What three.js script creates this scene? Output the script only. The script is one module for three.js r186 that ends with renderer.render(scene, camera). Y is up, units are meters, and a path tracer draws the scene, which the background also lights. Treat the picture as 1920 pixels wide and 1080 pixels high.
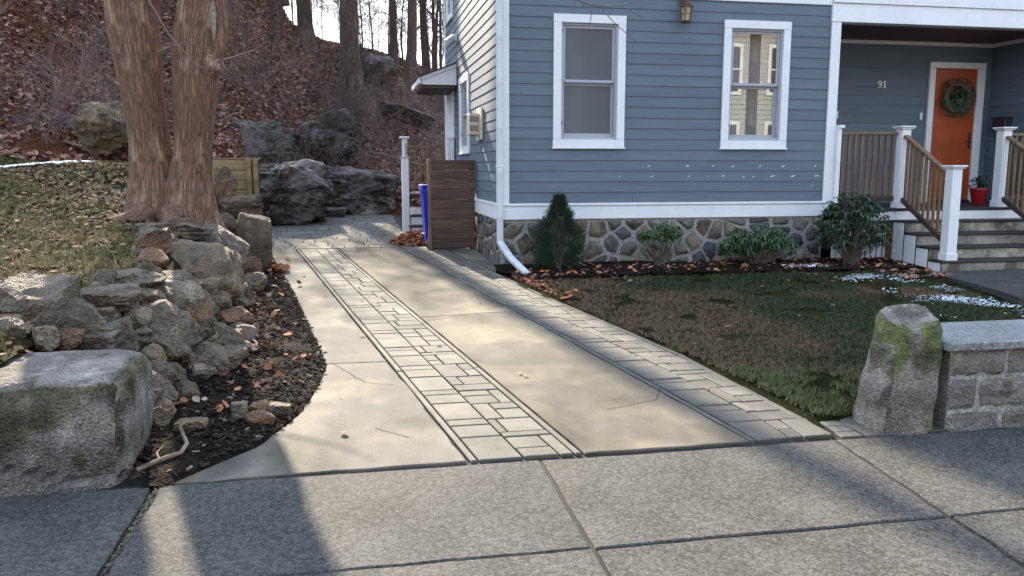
import * as THREE from 'three';
import { FontLoader } from 'three/addons/loaders/FontLoader.js';
import { TextGeometry } from 'three/addons/geometries/TextGeometry.js';
import { mergeVertices, toCreasedNormals } from 'three/addons/utils/BufferGeometryUtils.js';

// ------------------------------------------------------------------ camera, sky, sun, exposure
// x runs along the house front, z towards the street, the house corner stands at the origin
const scene = new THREE.Scene();
const camera = new THREE.PerspectiveCamera(38.43, 16 / 9, 0.05, 900);
camera.position.set(-2.018, 1.6, 11.252);
camera.rotation.set(-0.1448, -0.1923, 0, 'YXZ');
const renderer = new THREE.WebGLRenderer({ antialias: true });
renderer.toneMapping = THREE.LinearToneMapping;
renderer.toneMappingExposure = 5.6;
renderer.shadowMap.enabled = true;
const SUN_AZ = 9.5 * Math.PI / 180, SUN_EL = 26.5 * Math.PI / 180;
const sunDir = new THREE.Vector3(-Math.sin(SUN_AZ) * Math.cos(SUN_EL), Math.sin(SUN_EL), -Math.cos(SUN_AZ) * Math.cos(SUN_EL));
{                                                                   // clear winter sky, pale and bright towards the low sun
  const w = 512, h = 256, d = new Float32Array(w * h * 4), K = 0.5, v = new THREE.Vector3();
  for (let j = 0; j < h; j++) for (let i = 0; i < w; i++) {
    const el = ((j + 0.5) / h - 0.5) * Math.PI, az = ((i + 0.5) / w - 0.5) * Math.PI * 2;
    v.set(Math.cos(el) * Math.cos(az), Math.sin(el), Math.cos(el) * Math.sin(az));
    const g = Math.acos(Math.max(-1, Math.min(1, v.dot(sunDir)))), t = Math.pow(Math.max(0, Math.sin(el)), 0.55), glow = 2.6 * Math.exp(-g / 0.22) + 0.4 * Math.exp(-g / 0.7), k = (j * w + i) * 4;
    d[k] = K * (0.80 + (0.34 - 0.80) * t + glow); d[k + 1] = K * (0.86 + (0.50 - 0.86) * t + glow * 0.95); d[k + 2] = K * (0.93 + (0.80 - 0.93) * t + glow * 0.86); d[k + 3] = 1;
  }
  const t = new THREE.DataTexture(d, w, h, THREE.RGBAFormat, THREE.FloatType); t.mapping = THREE.EquirectangularReflectionMapping; t.magFilter = THREE.LinearFilter; t.needsUpdate = true;
  scene.background = t; scene.environment = t;
}
const sun = new THREE.DirectionalLight(new THREE.Color(1, 0.87, 0.68), 3.0);
sun.position.copy(sunDir).multiplyScalar(70); sun.castShadow = true;
Object.assign(sun.shadow.camera, { left: -35, right: 35, top: 35, bottom: -35, near: 1, far: 180 });
sun.shadow.mapSize.set(4096, 4096);
scene.add(sun); scene.add(sun.target);

// ------------------------------------------------------------------ helpers
let seed = 12345;
const rnd = () => { seed = (seed + 0x6d2b79f5) | 0; let t = Math.imul(seed ^ (seed >>> 15), 1 | seed); t = (t + Math.imul(t ^ (t >>> 7), 61 | t)) ^ t; return ((t ^ (t >>> 14)) >>> 0) / 4294967296; };
const rr = (a, b) => a + (b - a) * rnd();
const pick = (a) => a[Math.floor(rnd() * a.length)];
const ORD = ['nearest', 'second', 'third', 'fourth', 'fifth', 'sixth', 'seventh', 'eighth', 'ninth', 'tenth', 'eleventh', 'twelfth', 'thirteenth', 'fourteenth', 'fifteenth', 'sixteenth', 'seventeenth', 'eighteenth', 'nineteenth', 'twentieth'];
const clamp = (x, a, b) => Math.max(a, Math.min(b, x));
const sm = (a, b, x) => { const t = clamp((x - a) / (b - a), 0, 1); return t * t * (3 - 2 * t); };
const hash = (x, y, s) => { let h = Math.imul(x | 0, 374761393) + Math.imul(y | 0, 668265263) + Math.imul(s | 0, 1442695041); h = Math.imul(h ^ (h >>> 13), 1274126177); return ((h ^ (h >>> 16)) >>> 0) / 4294967296; };
function tn(u, v, p, s, q = p) {                                  // tileable value noise, u and v in 0..1
  const x = u * p, y = v * q, xi = Math.floor(x), yi = Math.floor(y), fx = x - xi, fy = y - yi;
  const a = fx * fx * (3 - 2 * fx), b = fy * fy * (3 - 2 * fy), w = (i, n) => ((i % n) + n) % n;
  const x0 = w(xi, p), x1 = w(xi + 1, p), y0 = w(yi, q), y1 = w(yi + 1, q);
  const h0 = hash(x0, y0, s), h1 = hash(x1, y0, s), h2 = hash(x0, y1, s), h3 = hash(x1, y1, s);
  return (h0 + (h1 - h0) * a) + ((h2 + (h3 - h2) * a) - (h0 + (h1 - h0) * a)) * b;
}
const fb = (u, v, p, o, s, q = p) => { let r = 0, a = 0.5, t = 0; for (let i = 0; i < o; i++) { r += a * tn(u, v, p, s + i * 17, q); t += a; a *= 0.55; p *= 2; q *= 2; } return r / t; };
function n3(x, y, z, s = 0) {                                     // value noise in space
  const xi = Math.floor(x), yi = Math.floor(y), zi = Math.floor(z), fx = x - xi, fy = y - yi, fz = z - zi;
  const a = fx * fx * (3 - 2 * fx), b = fy * fy * (3 - 2 * fy), c = fz * fz * (3 - 2 * fz);
  const h = (i, j, k) => hash(xi + i, yi + j, (zi + k) * 31 + s);
  const l = (p, q, t) => p + (q - p) * t;
  return l(l(l(h(0, 0, 0), h(1, 0, 0), a), l(h(0, 1, 0), h(1, 1, 0), a), b), l(l(h(0, 0, 1), h(1, 0, 1), a), l(h(0, 1, 1), h(1, 1, 1), a), b), c) * 2 - 1;
}
const f3 = (x, y, z, o = 3, s = 0) => { let r = 0, a = 0.6; for (let i = 0; i < o; i++) { r += a * n3(x, y, z, s + i * 7); a *= 0.5; x *= 2.03; y *= 2.03; z *= 2.03; } return r; };
function tex(n, metres, fn, srgb = true) {
  const d = new Uint8Array(n * n * 4);
  for (let j = 0; j < n; j++) for (let i = 0; i < n; i++) {
    const c = fn(i / n, j / n), k = (j * n + i) * 4;
    if (typeof c === 'number') d[k] = d[k + 1] = d[k + 2] = clamp(c * 255, 0, 255); else { d[k] = clamp(c[0] * 255, 0, 255); d[k + 1] = clamp(c[1] * 255, 0, 255); d[k + 2] = clamp(c[2] * 255, 0, 255); }
    d[k + 3] = 255;
  }
  const t = new THREE.DataTexture(d, n, n); t.wrapS = t.wrapT = THREE.RepeatWrapping; t.magFilter = THREE.LinearFilter; t.minFilter = THREE.LinearMipmapLinearFilter; t.generateMipmaps = true;
  if (srgb) t.colorSpace = THREE.SRGBColorSpace;
  const m = Array.isArray(metres) ? metres : [metres, metres];
  t.repeat.set(1 / m[0], 1 / m[1]); t.needsUpdate = true; return t;
}
const mat = (r, g, b, rough, o = {}) => { const m = new THREE.MeshPhysicalMaterial({ roughness: rough, side: THREE.DoubleSide, ...o }); m.color.setRGB(r, g, b); return m; };
const taken = {};
const numbered = (n) => { taken[n] = (taken[n] || 0) + 1; return taken[n] === 1 ? n : n + '_' + String(taken[n] - 1).padStart(3, '0'); };

class MB {                                                          // collects faces, then becomes one geometry with uv in metres
  constructor() { this.p = []; this.uo = [0, 0]; this.swap = false; }
  tri(a, b, c) { this.p.push(...a, ...b, ...c); return this; }
  quad(a, b, c, d) { this.tri(a, b, c); this.tri(a, c, d); return this; }
  box(x0, x1, y0, y1, z0, z1, c = 0.004, M = null) {
    c = Math.min(c, (x1 - x0) * 0.3, (y1 - y0) * 0.3, (z1 - z0) * 0.3);
    const X = [x0, x0 + c, x1 - c, x1], Y = [y0, y0 + c, y1 - c, y1], Z = [z0, z0 + c, z1 - c, z1];
    const v = (i, j, k) => { const a = [X[i], Y[j], Z[k]]; if (!M) return a; const w = new THREE.Vector3(...a).applyMatrix4(M); return [w.x, w.y, w.z]; };
    const q = (a, b, cc, d) => this.quad(v(...a), v(...b), v(...cc), v(...d));
    q([1, 1, 3], [2, 1, 3], [2, 2, 3], [1, 2, 3]); q([2, 1, 0], [1, 1, 0], [1, 2, 0], [2, 2, 0]);
    q([3, 1, 2], [3, 1, 1], [3, 2, 1], [3, 2, 2]); q([0, 1, 1], [0, 1, 2], [0, 2, 2], [0, 2, 1]);
    q([1, 3, 2], [2, 3, 2], [2, 3, 1], [1, 3, 1]); q([1, 0, 1], [2, 0, 1], [2, 0, 2], [1, 0, 2]);
    for (const [s, t] of [[0, 1], [3, 2]]) for (const [u, w] of [[0, 1], [3, 2]]) {
      q([s, u === 0 ? 0 + 1 : 2, 1], [s, u === 0 ? 1 : 2, 2], [t, u, 2], [t, u, 1]);
      q([s, 1, u === 0 ? 1 : 2], [s, 2, u === 0 ? 1 : 2], [t, 2, u], [t, 1, u]);
      q([1, s, u === 0 ? 1 : 2], [2, s, u === 0 ? 1 : 2], [2, t, u], [1, t, u]);
    }
    for (const i of [0, 3]) for (const j of [0, 3]) for (const k of [0, 3]) { const I = i ? 2 : 1, J = j ? 2 : 1, K = k ? 2 : 1; this.tri(v(i, J, K), v(I, j, K), v(I, J, k)); }
    return this;
  }
  bar(a, b, w, h = w, c = 0.003) {                                  // a square bar from a to b
    const A = new THREE.Vector3(...a), B = new THREE.Vector3(...b), d = B.clone().sub(A), L = d.length(); d.normalize();
    const up = Math.abs(d.y) > 0.95 ? new THREE.Vector3(0, 0, 1) : new THREE.Vector3(0, 1, 0), s = up.clone().cross(d).normalize(), u = d.clone().cross(s);
    const M = new THREE.Matrix4().makeBasis(s, u, d).setPosition(A);
    return this.box(-w / 2, w / 2, -h / 2, h / 2, 0, L, c, M);
  }
  lathe(prof, seg, M = null) {                                      // prof: [r, y]
    const v = (i, k) => { const a = k / seg * Math.PI * 2, w = [prof[i][0] * Math.cos(a), prof[i][1], prof[i][0] * Math.sin(a)]; if (!M) return w; const q = new THREE.Vector3(...w).applyMatrix4(M); return [q.x, q.y, q.z]; };
    for (let i = 0; i + 1 < prof.length; i++) for (let k = 0; k < seg; k++) this.quad(v(i, k + 1), v(i, k), v(i + 1, k), v(i + 1, k + 1));
    return this;
  }
  add(g) { const n = g.index ? g.toNonIndexed() : g; const a = n.attributes.position.array; for (let i = 0; i < a.length; i++) this.p.push(a[i]); return this; }
  geo(smooth = false) {
    let g = new THREE.BufferGeometry();
    g.setAttribute('position', new THREE.Float32BufferAttribute(this.p, 3));
    if (smooth) { g = mergeVertices(g, 1e-4); g.computeVertexNormals(); g = g.toNonIndexed(); } else g.computeVertexNormals();
    boxUV(g, this.uo, this.swap); return g;
  }
}
function boxUV(g, uo = [0, 0], swap = false) {
  const p = g.attributes.position.array, n = p.length / 9, uv = new Float32Array(n * 6);
  for (let t = 0; t < n; t++) {
    const i = t * 9, ux = p[i + 3] - p[i], uy = p[i + 4] - p[i + 1], uz = p[i + 5] - p[i + 2], vx = p[i + 6] - p[i], vy = p[i + 7] - p[i + 1], vz = p[i + 8] - p[i + 2];
    const nx = Math.abs(uy * vz - uz * vy), ny = Math.abs(uz * vx - ux * vz), nz = Math.abs(ux * vy - uy * vx);
    for (let k = 0; k < 3; k++) {
      const x = p[i + k * 3], y = p[i + k * 3 + 1], z = p[i + k * 3 + 2];
      let a = nx >= ny && nx >= nz ? [z, y] : ny >= nz ? [x, z] : [x, y];
      if (swap) a = [a[1], a[0]];
      uv[t * 6 + k * 2] = a[0] + uo[0]; uv[t * 6 + k * 2 + 1] = a[1] + uo[1];
    }
  }
  g.setAttribute('uv', new THREE.BufferAttribute(uv, 2)); return g;
}
function thing(name, label, category, base = [0, 0, 0], group) {
  const o = new THREE.Group(); o.name = numbered(name); o.position.set(...base); o.userData = { label, category };
  if (group) o.userData.group = group;
  scene.add(o); return o;
}
function worldOf(o) { const v = new THREE.Vector3(); let q = o; while (q && q !== scene) { v.add(q.position); q = q.parent; } return v; }
function part(name, g, m, parent, smooth = false) {                 // geometry in scene coordinates, becomes a child of parent
  if (g instanceof MB) g = g.geo(smooth);
  const w = worldOf(parent); g.translate(-w.x, -w.y, -w.z);
  const o = new THREE.Mesh(g, m); o.name = name; o.castShadow = o.receiveShadow = true; parent.add(o); return o;
}
function solo(name, g, m, label, category, group, smooth = false) { // a thing of one mesh
  if (g instanceof MB) g = g.geo(smooth);
  g.computeBoundingBox(); const b = g.boundingBox, c = [(b.min.x + b.max.x) / 2, b.min.y, (b.min.z + b.max.z) / 2];
  g.translate(-c[0], -c[1], -c[2]);
  const o = new THREE.Mesh(g, m); o.name = numbered(name); o.position.set(...c); o.castShadow = o.receiveShadow = true;
  o.userData = { label, category }; if (group) o.userData.group = group; scene.add(o); return o;
}
function structure(name, g, m, label, smooth = false) {
  let o; if (g) { if (g instanceof MB) g = g.geo(smooth); o = new THREE.Mesh(g, m); o.castShadow = o.receiveShadow = true; } else o = new THREE.Group();
  o.name = numbered(name); o.userData = { kind: 'structure' }; if (label) o.userData.label = label; scene.add(o); return o;
}
function scatter(name, label, category, g, m, list, parent = scene) {                // list: [Matrix4, Color]
  const o = new THREE.InstancedMesh(g, m, list.length); o.name = parent === scene ? numbered(name) : name;
  list.forEach(([M, c], i) => { o.setMatrixAt(i, M); if (c) o.setColorAt(i, c); });
  o.userData = { kind: 'stuff' }; if (parent === scene) { o.userData.label = label; o.userData.category = category; } o.castShadow = o.receiveShadow = true; parent.add(o); return o;
}
const M4 = (x, y, z, rx = 0, ry = 0, rz = 0, sx = 1, sy = sx, sz = sx) => new THREE.Matrix4().compose(new THREE.Vector3(x, y, z), new THREE.Quaternion().setFromEuler(new THREE.Euler(rx, ry, rz, 'YXZ')), new THREE.Vector3(sx, sy, sz));
const C3 = (r, g, b) => new THREE.Color().setRGB(r, g, b);
class Tubes {                                                       // tapered tubes in one indexed geometry
  constructor() { this.p = []; this.u = []; this.i = []; }
  tube(pts, rad, seg, wob = null) {
    const base = this.p.length / 3, N = pts.length; let T = null, S = null, len = 0;
    for (let k = 0; k < N; k++) {
      const d = pts[Math.min(k + 1, N - 1)].clone().sub(pts[Math.max(k - 1, 0)]).normalize();
      if (!S) { S = (Math.abs(d.y) > 0.9 ? new THREE.Vector3(1, 0, 0) : new THREE.Vector3(0, 1, 0)).cross(d).normalize(); } else S = S.clone().addScaledVector(d, -S.dot(d)).normalize();
      T = d.clone().cross(S); if (k) len += pts[k].distanceTo(pts[k - 1]);
      for (let a = 0; a <= seg; a++) {
        const w = a / seg * Math.PI * 2, f = wob ? wob(k / (N - 1), (a % seg) / seg * Math.PI * 2, pts[k]) : 1, r = rad[k] * f;
        const c = Math.cos(w) * r, s = Math.sin(w) * r;
        this.p.push(pts[k].x + S.x * c + T.x * s, pts[k].y + S.y * c + T.y * s, pts[k].z + S.z * c + T.z * s);
        this.u.push(a / seg * Math.max(0.1, Math.round(rad[0] * 6.28 * 2) / 2), len);
      }
    }
    const w = seg + 1;
    for (let k = 0; k + 1 < N; k++) for (let a = 0; a < seg; a++) { const q = base + k * w + a; this.i.push(q, q + w, q + 1, q + 1, q + w, q + w + 1); }
    return this;
  }
  geo() {
    const g = new THREE.BufferGeometry(); g.setAttribute('position', new THREE.Float32BufferAttribute(this.p, 3)); g.setAttribute('uv', new THREE.Float32BufferAttribute(this.u, 2)); g.setIndex(this.i);
    g.computeVertexNormals(); return g;
  }
}
const V = (x, y, z) => new THREE.Vector3(x, y, z);
function grow(T, p, d, len, r, depth, o) {                          // a branch with its side branches
  const n = depth > 2 ? 7 : depth > 0 ? 5 : 3, pts = [p.clone()], rad = [r]; const dir = d.clone();
  for (let i = 1; i <= n; i++) {
    dir.x += rr(-1, 1) * o.wig; dir.y += rr(-1, 1) * o.wig + o.lift * 0.12; dir.z += rr(-1, 1) * o.wig; dir.normalize();
    pts.push(pts[i - 1].clone().addScaledVector(dir, len / n)); rad.push(Math.max(r * (1 - 0.72 * i / n), o.tip));
  }
  T.tube(pts, rad, depth > 2 ? 9 : depth > 1 ? 6 : depth > 0 ? 5 : 3);
  if (depth <= 0) return;
  const kids = o.kids[depth] || 4;
  for (let k = 0; k < kids; k++) {
    const t = k === kids - 1 ? 1 : rr(o.from, 0.97), i = Math.min(n, Math.max(1, Math.round(t * n))), q = pts[i];
    const ax = pts[i].clone().sub(pts[i - 1]).normalize(), side = V(rr(-1, 1), rr(-1, 1), rr(-1, 1)).cross(ax).normalize(), sp = k === kids - 1 ? 0.25 : rr(o.spread[0], o.spread[1]);
    const nd = ax.multiplyScalar(Math.cos(sp)).addScaledVector(side, Math.sin(sp)); nd.y += o.lift * 0.25; nd.normalize();
    grow(T, q, nd, len * rr(0.5, 0.78), Math.max(rad[i] * rr(0.55, 0.8), o.tip), depth - 1, o);
  }
}

// ------------------------------------------------------------------ textures and materials
const spk = (u, v, s) => hash(Math.floor(u * 512), Math.floor(v * 512), s);
const tWalk = tex(512, 1.1, (u, v) => { const a = fb(u, v, 4, 4, 3), b = tn(u, v, 128, 9), c = spk(u, v, 5), d = tn(u, v, 190, 21); const cg = tn(u, v, 62, 27); let k = 0.74 + 0.2 * (a - 0.5) + 0.26 * (b - 0.5) + 0.16 * (c - 0.5) + 0.2 * (cg - 0.5); if (d > 0.86) k += 0.26; if (d < 0.1) k -= 0.22; return [k, k * 0.985, k * 0.95]; });
const bWalk = tex(512, 1.1, (u, v) => 0.5 + 0.5 * (tn(u, v, 128, 9) - 0.5) + 0.3 * (tn(u, v, 190, 21) - 0.5) + 0.3 * (fb(u, v, 6, 3, 4) - 0.5), false);
const tDrive = tex(1024, 3.4, (u, v) => { const a = fb(u, v, 3, 6, 31), b = fb(u, v, 24, 3, 33, 6), c = spk(u, v, 6), d = fb(u, v, 5, 4, 39); const st = sm(0.36, 0.62, fb(u, v, 4, 5, 37)), k = 0.68 + 0.2 * st + 0.55 * (a - 0.5) + 0.2 * (b - 0.5) + 0.09 * (c - 0.5), w = sm(0.46, 0.64, d); return [k * (1.02 - 0.17 * w), k * (0.985 - 0.16 * w), k * (0.89 - 0.10 * w)]; });
const bDrive = tex(512, 1.2, (u, v) => 0.5 + 0.35 * (tn(u, v, 200, 3, 40) - 0.5) + 0.3 * (fb(u, v, 50, 3, 8) - 0.5), false);
const tPaver = tex(512, 1.3, (u, v) => { const a = fb(u, v, 8, 5, 41), b = spk(u, v, 43); const k = 0.78 + 0.3 * (a - 0.5) + 0.1 * (b - 0.5); return [k, k * 0.98, k * 0.93]; });
const tStone = tex(512, 0.9, (u, v) => { const a = fb(u, v, 5, 6, 51), b = tn(u, v, 120, 53), c = spk(u, v, 55), l = sm(0.62, 0.75, fb(u, v, 7, 4, 57)), m = sm(0.56, 0.7, fb(u, v, 4, 5, 59)); let k = 0.66 + 0.5 * (a - 0.5) + 0.2 * (b - 0.5) + 0.18 * (c - 0.5); return [k * (1 + 0.2 * l - 0.34 * m), k * (0.97 + 0.2 * l - 0.35 * m), k * (0.93 + 0.18 * l - 0.38 * m)]; });
const bStone = tex(512, 0.9, (u, v) => 0.5 + 0.7 * (fb(u, v, 10, 6, 61) - 0.5) + 0.3 * (tn(u, v, 110, 53) - 0.5), false);
const tBark = tex(512, [1, 1.6], (u, v) => { const w = 0.04 * fb(u, v, 6, 3, 78), a = Math.abs(fb(u + w, v, 56, 4, 71, 8) - 0.5) * 2, b = fb(u, v, 30, 3, 73), l = sm(0.58, 0.7, fb(u, v, 5, 4, 75)); const k = 0.6 + 0.25 * sm(0, 0.35, a) + 0.22 * (b - 0.5) + 0.12 * l; return [k, k * (0.9 + 0.06 * l), k * (0.8 + 0.08 * l)]; });
const bBark = tex(512, [1, 1.6], (u, v) => { const w = 0.04 * fb(u, v, 6, 3, 78); return sm(0, 0.4, Math.abs(fb(u + w, v, 56, 4, 71, 8) - 0.5) * 2) * 0.8 + 0.2 * fb(u, v, 40, 2, 74); }, false);
const tPaint = tex(256, [2.3, 0.6], (u, v) => 0.9 + 0.1 * (fb(u, v, 4, 4, 81, 60) - 0.5) + 0.14 * (fb(u, v, 3, 4, 83) - 0.5));
const bPaint = tex(256, [1.2, 0.4], (u, v) => 0.5 + 0.6 * (fb(u, v, 3, 3, 85, 70) - 0.5), false);
const tSoft = tex(256, 1.7, (u, v) => 0.95 + 0.07 * (fb(u, v, 4, 5, 87) - 0.5) + 0.03 * (fb(u, v, 40, 2, 89) - 0.5));
const tWood = tex(512, [1.4, 0.5], (u, v) => { const a = fb(u, v, 3, 4, 91, 40), b = fb(u, v, 6, 3, 93, 110), c = fb(u, v, 4, 3, 95); const k = 0.72 + 0.34 * (a - 0.5) + 0.22 * (b - 0.5) + 0.22 * (c - 0.5); return [k, k * 0.98, k * 0.95]; });
const bWood = tex(256, [1.4, 0.5], (u, v) => fb(u, v, 4, 3, 93, 90), false);
const tSoil = tex(512, 1.6, (u, v) => { const a = fb(u, v, 10, 5, 101), b = tn(u, v, 160, 103), c = spk(u, v, 105); const k = 0.6 + 0.5 * (a - 0.5) + 0.4 * (b - 0.5) + 0.2 * (c - 0.5); return [k, k * 0.93, k * 0.85]; });
const bSoil = tex(512, 1.6, (u, v) => 0.6 * fb(u, v, 20, 4, 107) + 0.4 * tn(u, v, 150, 103), false);
const tTurf = tex(512, 2.2, (u, v) => { const a = fb(u, v, 6, 5, 111), b = tn(u, v, 200, 113), w = sm(0.42, 0.62, a); const k = 0.55 + 0.35 * (b - 0.5); return [k * (0.62 + 0.4 * w), k * (0.72 + 0.2 * w), k * (0.38 + 0.25 * w)]; });
const tLitter = tex(1024, 4, (u, v) => { const a = tn(u, v, 200, 121), b = fb(u, v, 8, 5, 123), c = tn(u, v, 90, 125); const k = 0.5 + 0.55 * (a - 0.5) + 0.35 * (b - 0.5), w = c; return [k * (0.95 + 0.25 * w), k * (0.78 + 0.1 * w), k * (0.66 - 0.02 * w)]; });
const tBoulder = tex(1024, 2.6, (u, v) => { const a = fb(u, v, 6, 6, 151), b = tn(u, v, 300, 153), c = spk(u, v, 155), m = sm(0.47, 0.56, fb(u, v, 3, 6, 157)), l = sm(0.6, 0.7, fb(u, v, 12, 4, 159)); const k = 0.72 + 0.45 * (a - 0.5) + 0.18 * (b - 0.5) + 0.1 * (c - 0.5) + 0.15 * l; return [k * (1 - 0.5 * m), k * (0.98 - 0.49 * m), k * (1 - 0.62 * m)]; });
const M = {
  boulder: mat(0.25, 0.24, 0.235, 0.85, { map: tBoulder, bumpMap: bStone, bumpScale: 0.04 }),
  walk: mat(0.128, 0.125, 0.121, 0.85, { specularIntensity: 0.25, map: tWalk, bumpMap: bWalk, bumpScale: 0.003 }),
  walk2: mat(0.12, 0.119, 0.118, 0.85, { specularIntensity: 0.25, map: tWalk, bumpMap: bWalk, bumpScale: 0.003 }),
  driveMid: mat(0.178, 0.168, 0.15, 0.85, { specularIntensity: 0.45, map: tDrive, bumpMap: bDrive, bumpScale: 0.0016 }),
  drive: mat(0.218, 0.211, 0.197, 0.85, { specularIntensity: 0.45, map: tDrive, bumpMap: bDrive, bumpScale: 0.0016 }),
  joint: mat(0.022, 0.02, 0.018, 0.95, { map: tSoil }),
  asphalt: mat(0.06, 0.06, 0.06, 0.9, { map: tWalk }),
  mortar: mat(0.55, 0.53, 0.51, 0.9, { map: tWalk, bumpMap: bWalk, bumpScale: 0.004 }),
  siding: mat(0.132, 0.17, 0.212, 0.66, { map: tPaint, bumpMap: bPaint, bumpScale: 0.0006 }),
  white: mat(0.82, 0.82, 0.82, 0.45, { map: tSoft }),
  shade: mat(0.2, 0.2, 0.19, 0.85, { map: tSoft }),
  chip: mat(0.5, 0.53, 0.56, 0.6),
  ledge: mat(0.23, 0.195, 0.17, 0.9, { map: tBoulder, bumpMap: bStone, bumpScale: 0.05 }),
  wallback: mat(0.35, 0.33, 0.3, 0.9),
  mulch: mat(0.04, 0.031, 0.026, 0.95, { specularIntensity: 0.1, map: tSoil, bumpMap: bSoil, bumpScale: 0.03 }),
  soil: mat(0.12, 0.095, 0.07, 0.95, { specularIntensity: 0.1, map: tSoil, bumpMap: bSoil, bumpScale: 0.03 }),
  turf: mat(0.105, 0.098, 0.075, 0.95, { specularIntensity: 0.1, map: tTurf }),
  litter: mat(0.33, 0.205, 0.165, 0.95, { specularIntensity: 0.1, map: tLitter, bumpMap: bSoil, bumpScale: 0.04 }),
  bark: mat(0.36, 0.24, 0.19, 0.9, { map: tBark, bumpMap: bBark, bumpScale: 0.016 }),
  barkFar: mat(0.2, 0.155, 0.135, 0.9, { map: tBark, bumpMap: bBark, bumpScale: 0.02 }),
  twig: mat(0.14, 0.11, 0.09, 0.85),
  fence: mat(0.2, 0.115, 0.08, 0.75, { map: tWood, bumpMap: bWood, bumpScale: 0.002 }),
  cedar: mat(0.36, 0.22, 0.12, 0.6, { map: tWood, bumpMap: bWood, bumpScale: 0.001 }),
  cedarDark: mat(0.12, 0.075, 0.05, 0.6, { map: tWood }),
  pine: mat(0.45, 0.36, 0.16, 0.7, { map: tWood, bumpMap: bWood, bumpScale: 0.002 }),
  tread: mat(0.045, 0.035, 0.032, 0.6, { map: tWood }),
  riser: mat(0.62, 0.61, 0.52, 0.55, { map: tStone }),
  ceiling: mat(0.2, 0.06, 0.035, 0.5, { map: tWood }),
  door: mat(0.46, 0.085, 0.02, 0.38, { map: tPaint }),
  metalDark: mat(0.05, 0.045, 0.04, 0.4, { metalness: 0.6 }),
  copper: mat(0.12, 0.06, 0.04, 0.45, { metalness: 0.7 }),
  alu: mat(0.74, 0.76, 0.79, 0.38, { map: tPaint }),
  frameGrey: mat(0.36, 0.37, 0.4, 0.5),
  glass: mat(1, 1, 1, 0.0, { transmission: 1, thickness: 0, ior: 1.75 }),
  blind: mat(0.4, 0.4, 0.42, 0.8), blindDark: mat(0.055, 0.055, 0.06, 0.8),
  screen: mat(0.16, 0.16, 0.165, 0.9, { transparent: true, opacity: 0.5 }),
  bluebin: mat(0.015, 0.03, 0.42, 0.35), black: mat(0.02, 0.02, 0.02, 0.5),
  beige: mat(0.55, 0.47, 0.36, 0.5), snow: mat(0.86, 0.89, 0.94, 0.7),
  red: mat(0.34, 0.015, 0.015, 0.35), roof: mat(0.07, 0.07, 0.075, 0.9, { map: tWalk }),
};
const paverMats = [[0.19, 0.185, 0.174], [0.168, 0.165, 0.158], [0.212, 0.204, 0.187], [0.148, 0.147, 0.144]].map(([r, g, b]) => mat(r, g, b, 0.8, { specularIntensity: 0.45, map: tPaver, bumpMap: bDrive, bumpScale: 0.002 }));
const rockMats = [[0.31, 0.245, 0.18], [0.36, 0.265, 0.165], [0.36, 0.2, 0.115], [0.26, 0.2, 0.14], [0.44, 0.375, 0.28], [0.45, 0.275, 0.125]].map(([r, g, b]) => mat(r, g, b, 0.82, { map: tStone, bumpMap: bStone, bumpScale: 0.04 }));

// ------------------------------------------------------------------ the lie of the land
const footLine = [[7.2, -3.13], [6, -3.23], [5.45, -3.15], [5.16, -2.97], [4.2, -2.93], [3.2, -2.98], [1.8, -3.13], [0.3, -3.2], [-0.6, -3.3], [-3, -3.6], [-6, -3.95], [-40, -4]];
function foot(z) { if (z >= footLine[0][0]) return footLine[0][1]; for (let i = 0; i + 1 < footLine.length; i++) { const [a, b] = footLine[i], [c, d] = footLine[i + 1]; if (z >= c) return b + (d - b) * (a - z) / (a - c); } return -4; }
const slope = (z) => z < 6.95 ? 0.031 * (6.95 - z) : 0;
function hill(x, z) {
  const zf = -8.7 + 2.4 * sm(-2.2, -5, x) + 2.6 * sm(-6, -13, x), d = zf - z;
  if (d <= 0) return 0;
  const ridge = clamp(6.55 - 0.28 * x, 2.5, 13) - 0.3, t = clamp(d / (16 - 0.2 * Math.min(0, x + 6)), 0, 1);
  let h = (ridge - 0.8) * (0.55 * t + 0.45 * t * t * (3 - 2 * t)) - 0.05 * Math.max(0, d - 24);
  h += sm(0, 3, d) * (0.55 * f3(x * 0.3, 1, z * 0.3, 3, 5) + 0.12 * f3(x * 1.3, 4, z * 1.3, 2, 9));
  return Math.max(h, 0);
}
function land(x, z) {                                               // bare ground
  const base = slope(Math.max(z, -10)), lawn = 0.62 + 0.055 * (6.6 - Math.max(z, -9)) + 0.07 * clamp(-4 - x, 0, 9) + 0.36 * Math.exp(-((x + 5.8) ** 2 / 3.5 + (z + 3.4) ** 2 / 2.5));
  const t = sm(0, 0.8, foot(z) - x) * sm(7.0, 6.85, z);
  return base + (lawn - base) * t + hill(x, z) + (t > 0.5 ? 0.03 * f3(x * 1.2, 2, z * 1.2, 2, 3) : 0);
}
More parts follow.
